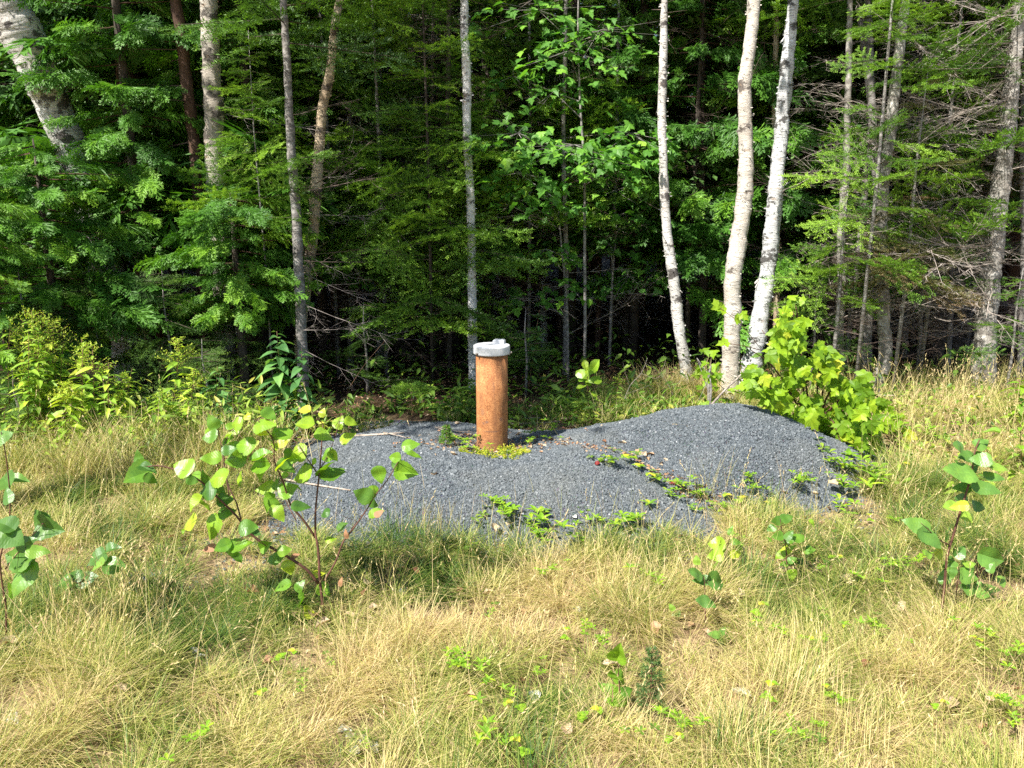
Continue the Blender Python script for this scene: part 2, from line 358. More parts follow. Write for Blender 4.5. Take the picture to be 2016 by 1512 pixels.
def frames(d, n, L, W, curl=None):
    "matrices whose Y runs along d (length L) and whose Z leans to n"
    d = nrm(np.asarray(d, float)); n = np.asarray(n, float)
    x = nrm(np.cross(d, n)); z = np.cross(x, d)
    L = np.broadcast_to(L, (len(d),)); W = np.broadcast_to(W, (len(d),))
    return np.stack([x*W[:, None], d*L[:, None], z*W[:, None]], -1)
def rdir(rng, n): return nrm(rng.normal(size=(n, 3)))

# ------------------------------------------------------------------ leaf shapes
def outline_leaf(side, fold=.16, droop=.18, teeth=0):
    "a leaf from its right half outline [(x, y)...]; y from 0 to 1"
    pts = []
    for i, (x, y) in enumerate(side):
        pts.append((x, y))
        if teeth and i < len(side)-1 and .02 < y < .95:
            x2, y2 = side[i+1]; mx, my = (x+x2)/2, (y+y2)/2
            pts.append((mx*.93, my-.004))
    mids = [(0, y) for _, y in pts]
    V = [(0, 0)]+[]
    def h(x, y): return fold*abs(x) - droop*y*y
    v = []; f = []; n = len(pts)
    for x, y in pts: v.append((x, y, h(x, y)))
    for x, y in pts: v.append((-x, y, h(x, y)))
    for x, y in pts: v.append((0, y*.97+.0, h(0, y*.97)))
    for i in range(n-1):
        f.append((2*n+i, i, i+1, 2*n+i+1)); f.append((2*n+i+1, n+i+1, n+i, 2*n+i))
    return T(v, f)
OVATE = outline_leaf([(.03, 0), (.22, .05), (.345, .18), (.375, .32), (.34, .48), (.26, .64), (.16, .79), (.07, .91), (.0, 1.0)], teeth=1)
ASPEN = outline_leaf([(.03, 0), (.28, .02), (.43, .18), (.45, .35), (.38, .54), (.26, .72), (.12, .88), (.0, 1.0)], .12, .2, teeth=1)
LANCE = outline_leaf([(.015, 0), (.07, .12), (.115, .35), (.10, .6), (.055, .82), (.0, 1.)], .3, .28)
LANCEW = outline_leaf([(.015, 0), (.09, .1), (.165, .3), (.16, .52), (.10, .75), (.0, 1.)], .25, .35)
OBOV = outline_leaf([(.02, 0), (.06, .2), (.15, .45), (.2, .68), (.14, .88), (.0, 1.)], .2, .2)
def vary(t, seed, n=5):
    out = []
    for i in range(n):
        r_ = np.random.default_rng(seed+i); k = T([[0, 0, 0]], [[0]]); v = t.v.copy(); y = v[:, 1]
        v[:, 0] *= r_.uniform(.85, 1.12); v[:, 2] += r_.uniform(-.25, .25)*y*y + r_.uniform(-.5, .5)*v[:, 0]*y + r_.uniform(-.35, .55)*np.abs(v[:, 0]) + .03*np.sin(9*y+r_.uniform(0, 6))
        v[:, 0] += r_.uniform(-.12, .12)*y*y; k.v = v; k.loops = t.loops; k.sizes = t.sizes; k.lc = t.lc; out.append(k)
    return out
def maple_leaf():
    half = [(.03, 0), (.16, -.06), (.30, -.02), (.36, .10), (.50, .16), (.62, .34), (.44, .36), (.40, .44), (.26, .44), (.29, .58), (.33, .68), (.19, .72), (.12, .80), (0, 1.0)]
    v = [(0, .18, 0)]; f = []
    ring = half + [(-x, y) for x, y in half[-2::-1]]
    def h(x, y): return .14*abs(x) - .2*max(y, 0)**2 - .15*x*x
    for x, y in ring: v.append((x, y, h(x, y)))
    for i in range(1, len(ring)): f.append((0, i, i+1))
    f.append((0, len(ring), 1))
    return T(v, f)
MAPLE = maple_leaf()
VARIANTS = {id(OVATE): vary(OVATE, 1), id(ASPEN): vary(ASPEN, 11), id(MAPLE): vary(MAPLE, 21), id(OBOV): vary(OBOV, 31)}
LFL = T([(-.5, 0, 0), (.5, .1, 0), (.6, .5, .35), (-.4, .55, .3), (.35, .9, .9), (-.3, 1., .8)], [(0, 1, 2, 3), (3, 2, 4, 5)])
DIAM = T([(0, 0, 0), (.5, .45, .06), (0, 1, -.05), (-.5, .45, .06)], [(0, 1, 2), (0, 2, 3)])
HEX = T([(0, 0, 0), (.33, .25, .06), (.33, .6, .04), (0, 1, -.1), (-.33, .6, .04), (-.33, .25, .06)], [(0, 1, 2, 3), (0, 3, 4, 5)])
def prism():
    v = []; f = []
    for k, (y, r, b) in enumerate(((0, .5, 0), (.5, .36, .05), (1, .16, 0))):
        for j in range(3): v.append((r*math.cos(2.094*j), y, r*math.sin(2.094*j)))
    for k in range(2):
        for j in range(3): f.append((k*3+j, k*3+(j+1) % 3, k*3+3+(j+1) % 3, k*3+3+j))
    return T(v, f)
TWIG = prism()
def twigs(mb, a, b, r, tint=.5, mi=0):
    "thin tapering twigs from points a to points b"
    a = np.atleast_2d(a); b = np.atleast_2d(b); d = b-a; L = np.linalg.norm(d, axis=1)
    ref = np.where(np.abs(nrm(d)[:, 2:3]) > .9, np.array([[1., 0, 0]]), np.array([[0, 0, 1.]]))
    mb.inst(TWIG, frames(d, ref, L, 2*np.broadcast_to(r, (len(a),))), a, tint, mi)

# sprays -----------------------------------------------------------
def cedar_frond(rng, n=8, subs=3):
    mb = MB(); D = []; O = []; L = []; W = []
    D.append((0, 1, 0)); O.append((0, 0, 0)); L.append(1.); W.append(.05)
    for i in range(n):
        for s in (-1, 1):
            y = (i+.5+.3*rng.random()*s)/n*.92+.03; l = (.50*(1-y)**.75+.08)*(.8+.4*rng.random())
            a = R(48-16*y+8*rng.normal()); d = np.array([s*math.sin(a), math.cos(a), rng.normal()*.10])
            o = np.array([0, y, 0]); D.append(d); O.append(o); L.append(l); W.append(.06)
            for k in range(subs):
                t = (k+.7)/(subs+.6); s2 = 1 if (k+i) % 2 else -1; b = a*s-s2*R(36)
                d2 = np.array([math.sin(b), math.cos(b), rng.normal()*.12])
                D.append(d2); O.append(o+d*l*t); L.append(l*(.55-.25*t)); W.append(.06)
    D = np.array(D); O = np.array(O); L = np.array(L); W = np.array(W)
    mb.inst(DIAM, frames(D, np.tile([0, 0, 1.], (len(D), 1)), L, W), O)
    t = mb.template(); t.v[:, 2] -= .22*t.v[:, 1]**2 + .18*np.abs(t.v[:, 0])**1.5
    return t
def cedar_branch(rng, nf=26, subs=2, n=6, fl=.215):
    "length 1 along Y, fronds to both sides and hanging a little"
    fr = [cedar_frond(rng, n, subs) for _ in range(3)]; mb = MB()
    ys = np.linspace(.22, .98, nf)
    for k, t in enumerate(fr):
        idx = np.arange(k, nf, 3); y = ys[idx]; s = np.where(idx % 2, 1, -1)
        a = s*(R(58)-R(38)*y+rng.normal(size=len(y))*.2); a[y > .93] *= .2
        d = np.stack([np.sin(a), np.cos(a), -.28+.28*rng.normal(size=len(y))], 1)
        o = np.stack([0*y, y, .10*np.sin(y*2.6)], 1)
        nn = nrm(np.stack([rng.normal(size=len(y))*.7, rng.normal(size=len(y))*.5+.2, 1+0*y], 1))
        l = fl*(.85+.5*rng.random(len(y)))
        mb.inst(t, frames(d, nn, l, l), o, .5, 0, zvar=.3+.5*rng.random(len(y)))
    return mb.template()
def needle_branch(rng, nt=9, step=.026, nl=.034, up=.6, sub=True, w=.0065):
    "flat fir or spruce spray, length 1 along Y"
    A = []; B = []; tip = []
    def tw(a, d, l, lev):
        A.append(a); B.append(a+d*l); tip.append(lev)
    y0 = .12
    tw(np.array([0, .05, 0.]), np.array([0, 1, -.02]), .95, .3)
    for i in range(nt):
        y = y0+(i+.5)/nt*.84
        for s in (-1, 1):
            l = (.46*(1-y)**.8+.10)*(.75+.5*rng.random()); a = R(52-8*y)+rng.normal()*.1
            d = nrm(np.array([s*math.sin(a), math.cos(a), -.14+.22*rng.normal()])); o = np.array([0, y, -.03*y])
            tw(o, d, l, .45)
            if sub:
                m = int(l/.085)
                for k in range(m):
                    t = (k+.8)/(m+.6); s2 = 1 if k % 2 else -1; b = a*s-s2*R(45)
                    tw(o+d*l*t, nrm(np.array([math.sin(b), math.cos(b), .22*rng.normal()-.05])), l*.42*(1-.4*t), .75)
    mb = MB()
    for a, b, lev in zip(A, B, tip):
        L = np.linalg.norm(b-a); n = max(3, int(L/step)); t = (np.arange(n)+.5)/n; d = (b-a)/L
        side = nrm(np.cross(d, [0, 0, 1.]))
        for s in (-1, 1, 0):
            if s == 0 and up <= 0: continue
            t2 = t+(.4/n if s else 0)
            dd = nrm(d*.8+(side*s if s else np.array([0, 0, up]))+.12*rng.normal(size=(n, 3)))
            o = a+(b-a)*t2[:, None]
            l = nl*(.8+.4*rng.random(n))*(1-.3*t)
            mb.inst(DIAM, frames(dd, np.tile([0., 0, 1.], (n, 1))+.3*rng.normal(size=(n, 3)), l, np.full(n, w)*1.0), o, .5, 0,
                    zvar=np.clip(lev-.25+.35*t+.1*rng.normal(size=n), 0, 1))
    return mb.template()
def twig_branch(rng, nt=9, depth=2):
    "a bare dead branch with fine side twigs, length 1 along Y"
    A = []; B = []; Rr = []
    def go(a, d, l, r, lev):
        k = 3; p = a
        for i in range(k):
            d = nrm(d+.10*rng.normal(size=3)); q = p+d*l/k; A.append(p); B.append(q); Rr.append(r*(1-.25*i)); 
            if lev < depth:
                for _ in range(nt//3 if lev == 0 else 2):
                    t = rng.random(); s = rng.choice([-1, 1])
                    sd = nrm(np.cross(d, [0, 0, 1.])*s+d*(.6+.4*rng.random())+np.array([0, 0, .3*rng.normal()-.08]))
                    go(p+(q-p)*t, sd, l*(.42-.06*lev)*(.5+.7*rng.random()), r*.45, lev+1)
            p = q
    go(np.zeros(3), np.array([0, 1., 0]), 1., .0075, 0)
    mb = MB(); twigs(mb, np.array(A), np.array(B), np.maximum(np.array(Rr), .0012)); return mb.template()
g = np.random.default_rng(7)
CEDAR = [cedar_branch(g) for _ in range(3)]
CEDAR_LO = [cedar_branch(g, 12, 1, 4, .34) for _ in range(2)]
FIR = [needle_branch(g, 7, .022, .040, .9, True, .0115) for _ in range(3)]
SPRUCE = [needle_branch(g, 9, .032, .034, .9, True, .0095) for _ in range(2)]
FIR_LO = [needle_branch(g, 7, .065, .085, .8, False, .030) for _ in range(2)]
DEAD = [twig_branch(g, 9, 2) for _ in range(3)]
DEADF = [twig_branch(g, 12, 3) for _ in range(2)]
print('templates', [len(t.sizes) for t in CEDAR+CEDAR_LO+FIR+SPRUCE+FIR_LO+DEAD+DEADF])
# ------------------------------------------------------------------ terrain
rng = np.random.default_rng(11)
def vnoise(x, y, s, seed):
    "smooth value noise, -1..1"
    t = np.random.default_rng(seed).random((64, 64))*2-1
    u = np.asarray(x)/s+1000.; v = np.asarray(y)/s+1000.
    i = np.floor(u).astype(int); j = np.floor(v).astype(int); a = u-i; b = v-j
    a = a*a*(3-2*a); b = b*b*(3-2*b)
    g_ = lambda p, q: t[p % 64, q % 64]
    return (g_(i, j)*(1-a)+g_(i+1, j)*a)*(1-b)+(g_(i, j+1)*(1-a)+g_(i+1, j+1)*a)*b
# gravel heap height, fitted through points read off the photograph (pixel, pixel, height)
HP = [(600, 985, 0), (650, 1035, 0), (760, 1060, 0), (900, 1072, 0), (1050, 1074, 0), (1200, 1068, 0), (1330, 1052, 0), (1400, 1030, 0),
 (1470, 1005, 0), (1560, 1003, 0), (1650, 985, 0), (1705, 950, 0), (600, 935, .02), (650, 895, .05), (700, 858, .08), (760, 842, .11),
 (830, 834, .14), (900, 834, .14), (750, 900, .13), (820, 880, .17), (700, 960, .09), (800, 960, .13), (860, 895, .19), (905, 908, .19),
 (965, 915, .175), (1040, 912, .175), (1095, 893, .215), (1150, 881, .25), (1205, 888, .23), (968, 888, .145), (1050, 868, .125), (1090, 850, .11),
 (925, 872, .15), (1010, 846, .12), (970, 990, .11), (1150, 985, .12), (820, 1000, .08), (1270, 1000, .085), (1060, 950, .16),
 (1140, 866, .17), (1200, 838, .225), (1300, 811, .30), (1400, 797, .36), (1480, 800, .36), (1560, 828, .28), (1620, 865, .20),
 (1670, 905, .11), (1450, 880, .25), (1350, 880, .215), (1290, 905, .15), (1235, 880, .165), (1300, 935, .125), (1360, 975, .065), (1420, 1000, .02),
 (1550, 930, .13), (1450, 955, .11), (1230, 862, .19), (1600, 960, .05)]
C = np.array([Z(*p) for p in HP])
back = [(c[0]*1.10+.02, c[1]+.55, -.02) for c in C if c[2] > .1 and c[1] > 4.35] + [(x, 5.6, -.05) for x in np.linspace(-2.5, 3.5, 13)]
back += [(x, 2.75, -.06) for x in np.linspace(-1.6, 2.4, 12)] + [(x, 3.05, -.05) for x in np.linspace(-1.6, 2.4, 12)]
back += [(-1.75, y, -.06) for y in (3, 3.5, 4, 4.5, 5)] + [(2.6, y, -.06) for y in (3, 3.5, 4, 4.5, 5)] + [(3.2, y, -.05) for y in (3, 4, 5)]
back += [(-.3, 5.15, .0), (.3, 5.2, .0), (-.9, 5.1, -.02)]
C = np.vstack([C, np.array(back)])
GX = np.arange(-2.4, 3.4, .02); GY = np.arange(2.6, 5.8, .02)
def rbf():
    K = np.sqrt(((C[:, None, :2]-C[None, :, :2])**2).sum(-1)+.012)
    wt = np.linalg.solve(K+np.eye(len(C))*-.004, C[:, 2]-0)
    gx, gy = np.meshgrid(GX, GY, indexing='ij')
    H = np.zeros(gx.shape)
    for c, a in zip(C, wt): H += a*np.sqrt((gx-c[0])**2+(gy-c[1])**2+.012)
    return H
HG = rbf()
for _ in range(6):
    HG[1:-1, 1:-1] = (HG[1:-1, 1:-1]*2+HG[:-2, 1:-1]+HG[2:, 1:-1]+HG[1:-1, :-2]+HG[1:-1, 2:])/6
def heap(x, y):
    x = np.asarray(x, float); y = np.asarray(y, float)
    u = np.clip((x-GX[0])/.02, 0, len(GX)-1.001); v = np.clip((y-GY[0])/.02, 0, len(GY)-1.001)
    i = u.astype(int); j = v.astype(int); a = u-i; b = v-j
    h = (HG[i, j]*(1-a)+HG[i+1, j]*a)*(1-b)+(HG[i, j+1]*(1-a)+HG[i+1, j+1]*a)*b
    inside = (x > GX[1]) & (x < GX[-2]) & (y > GY[1]) & (y < GY[-2])
    return np.where(inside, h, -.1) + .006*vnoise(x, y, .09, 5) + .004*vnoise(x, y, .04, 6)
def soil(x, y):
    x = np.asarray(x, float); y = np.asarray(y, float)
    near = np.clip(1-np.abs(y-4.2)/1.2, 0, 1)*np.clip(1-np.abs(x-.6)/2.6, 0, 1)
    h = .035*vnoise(x, y, .42, 1)+.03*vnoise(x, y, 1.1, 2)+.012*vnoise(x, y, .15, 3)
    h = h*(1-.8*np.sqrt(near)) - .02*near
    far = np.clip((y-9)/30, 0, 1)
    h += -.05*np.clip(y-5.2, 0, 1.2)/1.2 + .10*vnoise(x, y, 3.1, 4)*np.clip((y-6.5)/2, 0, 1) + 1.2*far
    return h
def top(x, y):
    "height of what one stands on: soil or gravel"
    return np.maximum(soil(x, y), heap(x, y))
def is_gravel(x, y): return heap(x, y) > soil(x, y)+.004
def G(px, py):
    "the ground seen at a pixel"
    d = ray(px, py); t = np.linspace(1.2, 30, 6000); p = np.array([0, 0, CAMZ])+t[:, None]*d
    hit = np.nonzero(p[:, 2] < top(p[:, 0], p[:, 1]))[0]
    q = p[hit[0]] if len(hit) else p[-1]
    return np.array([q[0], q[1], float(top(q[0], q[1]))])
def on(x, y): return np.array([x, y, float(top(x, y))])

def grid_mesh(name, xs, ys, hf, mat, keep=None):
    gx, gy = np.meshgrid(xs, ys, indexing='ij'); h = hf(gx, gy)
    v = np.stack([gx, gy, h], -1).reshape(-1, 3); ny = len(ys)
    i = np.arange(len(xs)-1)[:, None]*ny+np.arange(ny-1)[None, :]
    q = np.stack([i, i+ny, i+ny+1, i+1], -1).reshape(-1, 4)
    if keep is not None:
        k = keep(gx, gy).reshape(-1); q = q[k[q].any(1)]
        used = np.unique(q); mp = np.zeros(len(v), int); mp[used] = np.arange(len(used)); v = v[used]; q = mp[q]
    mb = MB(); mb.raw(v, q.ravel(), np.full(len(q), 4), smooth=True); return mb
def spaced(a, b, fine, lim):
    mid = np.arange(a, b, fine); out = []; s = fine; x = b
    while x < lim: s *= 1.25; x += s; out.append(x)
    lo_ = []; s = fine; x = a
    while x > -lim: s *= 1.25; x -= s; lo_.append(x)
    return np.array(lo_[::-1]+list(mid)+out)
gm = grid_mesh('ground', spaced(-4.5, 5, .05, 400), spaced(1, 9, .05, 400), soil, 'ground')
tag(gm.build('ground', 'ground'), 'mown roadside soil with dry thatch running into brown forest floor', kind='structure')

# ------------------------------------------------------------------ gravel heap: two lobes with a planted seam
seam = np.array([G(*p)[:2] for p in ((1090, 868), (1150, 884), (1230, 893), (1290, 932), (1355, 975), (1420, 1002))])
seam = np.vstack([[seam[0][0]-.05, 5.6], seam, [seam[-1][0]+.15, 2.6]])
def right_side(x, y): return x > np.interp(-y, -seam[:, 1], seam[:, 0])
xs = np.arange(-1.9, 2.9, .02); ys = np.arange(2.8, 5.5, .02)
STONE = T([(-1, -1, -.8), (1, -.8, -1), (.8, 1, -.7), (-1, .9, -1), (-.8, -1, .9), (.9, -.7, .8), (1, .8, 1), (-.7, 1, .7)],
          [(0, 3, 2, 1), (4, 5, 6, 7), (0, 1, 5, 4), (1, 2, 6, 5), (2, 3, 7, 6), (3, 0, 4, 7)])
for name, side, org, lab in (('gravel_heap', 0, (-.3, 3.9, 0), 'low blue-gray crushed stone heap around the rusty pipe'),
                             ('gravel_heap', 1, (1.3, 4.2, 0), 'taller smooth blue-gray crushed stone heap right of the pipe under the maple bush')):
    s = bool(side)
    keep = lambda x, y, s=s: is_gravel(x, y) & (right_side(x, y) == s)
    root = thing(name, org, lab, 'gravel heap')
    grid_mesh('bed', xs, ys, lambda x, y: heap(x, y)-.002*(side), 'gravel_bed', keep).build('bed', 'gravel_bed', root)
    r = np.random.default_rng(20+side); n = 620000
    x = r.uniform(-1.9, 2.9, n); y = r.uniform(2.8, 5.3, n)
    k = keep(x, y) | ((heap(x, y) > soil(x, y)-.012) & (r.random(n) < .25) & (right_side(x, y) == s)) | ((heap(x, y) > soil(x, y)-.05) & (r.random(n) < .035) & (right_side(x, y) == s))
    bowl = ((x-C[29][0])/.30)**2+((y-4.25)/.26)**2 < 1
    k &= ~(bowl & (r.random(n) < .75))
    x = x[k]; y = y[k]
    sz = np.exp(r.normal(math.log(.0030), .33, len(x))); sz = np.clip(sz, .0018, .009)
    Q = np.linalg.qr(r.normal(size=(len(x), 3, 3)))[0]*(sz[:, None, None]*r.uniform(.6, 1.2, (len(x), 1, 3)))
    mb = MB(); O = np.stack([x, y, np.maximum(heap(x, y), soil(x, y))+sz*.35], 1)
    mb.inst(STONE, Q, O, r.random(len(x)))
    o = mb.build('stones', 'gravel', root); o['kind'] = 'stuff'; print('stones', len(x))

# ------------------------------------------------------------------ grass
def blade_arrays(root, az, th0, bend, L, W, wa):
    "ribbons: root (N,3), heading, lean at the root and total bend, length, width, width heading"
    k = 4; N = len(L); s = L/(k-1); pts = [root]; p = root.copy(); dirs = []
    for i in range(k-1):
        t = th0+bend*(i+.5)/(k-1)
        d = np.stack([np.sin(t)*np.cos(az), np.sin(t)*np.sin(az), np.cos(t)], 1); p = p+d*s[:, None]; pts.append(p)
    pts = np.stack(pts, 1)
    wd = np.stack([np.cos(wa), np.sin(wa), 0*wa], 1)[:, None, :]*(W[:, None]*np.array([[.8, 1., .7]]))[..., None]*.5
    v = np.concatenate([np.stack([pts[:, :3]-wd, pts[:, :3]+wd], 2).reshape(N, 6, 3), pts[:, 3:4]], 1)
    return v
BL = np.array([0, 1, 3, 2, 2, 3, 5, 4, 4, 5, 6]); BS = np.array([4, 4, 3])
def add_blades(mb, v, dry, rnd):
    N = len(v); loops = (BL[None]+(np.arange(N)*7)[:, None]).ravel()
    lc = np.zeros((N, 7, 3)); lc[:, :, 2] = np.clip(rnd, .1, .8)[:, None]; lc[:, :, 1] = np.array([0, 0, .33, .33, .66, .66, 1])
    mb.raw(v.reshape(-1, 3), loops, np.tile(BS, N), lc.reshape(-1, 3), np.repeat(dry, 7))
# greener and drier patches: pixel, pixel, radius in metres, how green
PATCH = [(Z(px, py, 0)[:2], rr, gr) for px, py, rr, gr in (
  (240, 1080, .22, .45), (440, 1120, .28, .55), (330, 1230, .20, .45), (790, 1120, .15, .95), (850, 1165, .12, .8), (940, 1130, .2, .45), (700, 1090, .18, .6),  # left-hand greens also stand in for shadow among the tussocks
  (300, 960, .45, .42), (120, 960, .4, .35), (480, 960, .3, .35), (560, 1050, .2, .4), (1330, 1110, .25, .28), (1500, 1130, .25, .25), (1250, 1100, .2, .22), (1620, 1110, .25, .22), (1750, 1010, .3, .3), (1950, 1000, .35, .40),
  (1980, 1130, .25, .42), (1060, 1330, .12, .35), (560, 1230, .18, .35), (1060, 1390, .12, .3), (60, 1240, .2, .3), (1470, 1440, .15, .2),
  (1650, 900, .4, .25), (620, 1010, .2, .2), (1380, 760, .6, .45), (1250, 790, .5, .55), (1700, 1200, .3, .12), (880, 1060, .18, .5), (1130, 1060, .2, .5))]
DRYP = [(Z(px, py, 0)[:2], rr, gr) for px, py, rr, gr in (
  (1120, 1130, .3, .35), (270, 1060, .12, .3), (450, 1140, .10, .4), (120, 1400, .3, .25), (900, 1250, .2, .3), (1040, 1200, .2, .2), (1500, 1400, .35, .2),
  (1750, 820, .9, .3), (700, 1350, .3, .2), (1850, 1300, .3, .2), (1250, 1200, .3, .15))]
def dryness(x, y):
    d = .555+.17*vnoise(x, y, .5, 31)+.13*vnoise(x, y, .17, 32)
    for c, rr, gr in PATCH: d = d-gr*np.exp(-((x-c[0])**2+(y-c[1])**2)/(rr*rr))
    for c, rr, gr in DRYP: d = d+gr*np.exp(-((x-c[0])**2+(y-c[1])**2)/(rr*rr))
    return np.clip(d, .02, 1)
CLEAR = [(Z(px, py, 0)[:2], rr) for px, py, rr in ((1278, 1420, .10), (1225, 1420, .09), (640, 1225, .07), (1552, 1150, .06), (1384, 1255, .05), (1853, 1225, .07), (700, 1475, .09), (20, 1430, .12), (1455, 1375, .07), (900, 1360, .06), (835, 1180, .05), (380, 1300, .07), (1175, 1230, .04))]
def in_meadow(x, y):
    "how thickly grass stands here"
    px = 1008+FPX*x/(y*CT)           # rough bearing only, to follow the meadow's edge
    edge = np.interp(x, [-3.2, -2.2, -1.3, -.9, 1.9, 2.3, 2.8, 4.5], [4.0, 4.3, 4.7, 4.7, 4.9, 5.9, 6.2, 6.4])
    m = np.clip((edge-y)/.35, 0, 1)
    hp = heap(x, y)-soil(x, y)
    m = m*np.clip((.0-hp)/.02+.25, 0, 1)
    for c_, rr in CLEAR: m = m*(1-.93*np.exp(-(((x-c_[0])**2+(y-c_[1])**2)/(rr*rr))**2))
    m = m*np.clip(1.0+2.6*(vnoise(x, y, .19, 61)*.6+vnoise(x, y, .07, 62)*.4+.24), .08, 1)
    return m
rg = np.random.default_rng(33)
def meadow(xa, xb, ya, yb, dens, per, mb, wscale=1., lscale=1.):
    n = int((xb-xa)*(yb-ya)*dens); x = rg.uniform(xa, xb, n); y = rg.uniform(ya, yb, n)
    k = (np.abs(x) < .72*y+.35) & (rg.random(n) < in_meadow(x, y)); x = x[k]; y = y[k]; n = len(x)
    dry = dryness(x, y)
    size = np.exp(rg.normal(0, .38, n))*(1+.35*vnoise(x, y, .45, 40)); size = np.clip(size, .35, 1.9)
    lean_az = 2*math.pi*(.5*vnoise(x, y, 1.4, 41)); lean = .30*np.abs(vnoise(x, y, .5, 42))
    cnt = np.maximum(20, (per*size).astype(int)); idx = np.repeat(np.arange(n), cnt); N = len(idx)
    az = rg.uniform(0, 2*math.pi, N); rad = .050*size[idx]*np.sqrt(rg.random(N))
    rx = x[idx]+rad*np.cos(az); ry = y[idx]+rad*np.sin(az)
    L = (.098+.05*rg.random(N))*size[idx]**.8*lscale*(.5+.7*rg.random(N))
    th = .10+.75*(rad/(.045*size[idx]))*rg.random(N)+lean[idx]; bend = .35+1.5*rg.random(N)**1.2
    az2 = az+rg.normal(0, .5, N); az2 = np.where(rg.random(N) < .15, lean_az[idx], az2)
    fl = rg.random(N) < .28                         # broken, lying thatch
    th = np.where(fl, 1.1+.4*rg.random(N), th); bend = np.where(fl, .3*rg.random(N), bend)
    W = (.0011+.0011*rg.random(N))*wscale
    rz = top(rx, ry)-.004
    v = blade_arrays(np.stack([rx, ry, rz+np.where(fl, .01+.05*rg.random(N), 0)], 1), az2, th, bend, L, W, az2+math.pi/2+rg.normal(0, .5, N))
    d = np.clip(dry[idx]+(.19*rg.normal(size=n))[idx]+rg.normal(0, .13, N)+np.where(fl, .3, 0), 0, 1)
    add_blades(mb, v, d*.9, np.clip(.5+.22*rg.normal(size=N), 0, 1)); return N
mb = MB()
n1 = meadow(-2.6, 2.6, 1.35, 2.7, 125, 150, mb, 1.)
n2 = meadow(-3.4, 3.4, 2.7, 4.1, 110, 120, mb, 1.25)
n3 = meadow(-4.2, 5.0, 4.1, 6.5, 70, 85, mb, 1.6)
print('blades', n1+n2+n3)
tag(mb.build('grass', 'grass'), 'dense dry tan and green roadside grass in tussocks', kind='stuff')

# tall straw stalks with thin seed heads
def stalks(n, pts, hmin, hmax, mb, wmul=1.):
    r = rg
    x, y = pts; k = (in_meadow(x, y) > .2) | (r.random(len(x)) < .03); x = x[k]; y = y[k]; n = len(x)
    az = r.uniform(0, 2*math.pi, n); L = r.uniform(hmin, hmax, n); th = .04+.75*r.random(n)**1.8; bend = .1+.9*r.random(n)**2
    v = blade_arrays(np.stack([x, y, top(x, y)-.005], 1), az, th, bend, L, (.0012+.0006*r.random(n))*wmul, r.uniform(0, 3.14, n))
    add_blades(mb, v, np.clip(.72+.12*r.normal(size=n), 0, 1), np.clip(.6+.2*r.normal(size=n), 0, 1))
    tipp = v[:, 6]; dd = nrm(v[:, 6]-v[:, 4]); sh = r.random(n) < .55
    m = 5
    for i in range(m):
        o = tipp[sh]-dd[sh]*(.012*i); d2 = nrm(dd[sh]+.35*rdir(r, sh.sum()))
        mb.inst(DIAM, frames(d2, rdir(r, sh.sum()), .016, .0035*wmul), o, np.clip(.78+.1*r.normal(size=sh.sum()), 0, 1), zvar=np.full(sh.sum(), .7))
mb = MB()
def box(n, xa, xb, ya, yb): return rg.uniform(xa, xb, n), rg.uniform(ya, yb, n)
stalks(0, box(1500, -2.2, 2.2, 1.5, 2.8), .2, .38, mb)
stalks(0, box(1100, -2.8, 3.2, 2.8, 4.2), .2, .36, mb, 1.3)
stalks(0, box(1400, 1.8, 4.6, 3.8, 6.3), .25, .5, mb, 1.7)
stalks(0, box(500, -3.6, -1.0, 3.6, 4.9), .3, .6, mb, 1.5)
for px, py, n, s, h in ((180, 1330, 140, .13, .42), (230, 1280, 70, .12, .40), (1390, 1050, 40, .07, .36), (130, 1000, 60, .2, .5), (1880, 1180, 60, .15, .4), (1600, 1060, 50, .2, .35), (1420, 1040, 25, .06, .42)):
    c = Z(px, py, 0); stalks(0, (c[0]+s*rg.normal(size=n), c[1]+s*rg.normal(size=n)), h*.6, h, mb, 1.2)
# wisps rising in front of the gravel and on it
for px, py, n, s, h in ((960, 1065, 90, .30, .2), (1250, 1060, 60, .25, .25), (700, 1040, 60, .25, .25), (1380, 985, 26, .05, .33), (1430, 960, 8, .04, .26), (860, 1060, 60, .12, .24)):
    c = G(px, py); m = n; x = c[0]+s*rg.normal(size=m); y = c[1]+.35*s*rg.normal(size=m)
    az = rg.uniform(0, 6.28, m); L = rg.uniform(h*.5, h, m)
    v = blade_arrays(np.stack([x, y, top(x, y)-.003], 1), az, .03+.2*rg.random(m), .1+.5*rg.random(m), L, np.full(m, .0016), rg.uniform(0, 3.14, m))
    add_blades(mb, v, np.clip(.7+.15*rg.normal(size=m), 0, 1), np.clip(.6+.2*rg.normal(size=m), 0, 1))
tag(mb.build('grass_stalks', 'grass'), 'tall straw coloured seed stalks standing above the grass', kind='stuff')

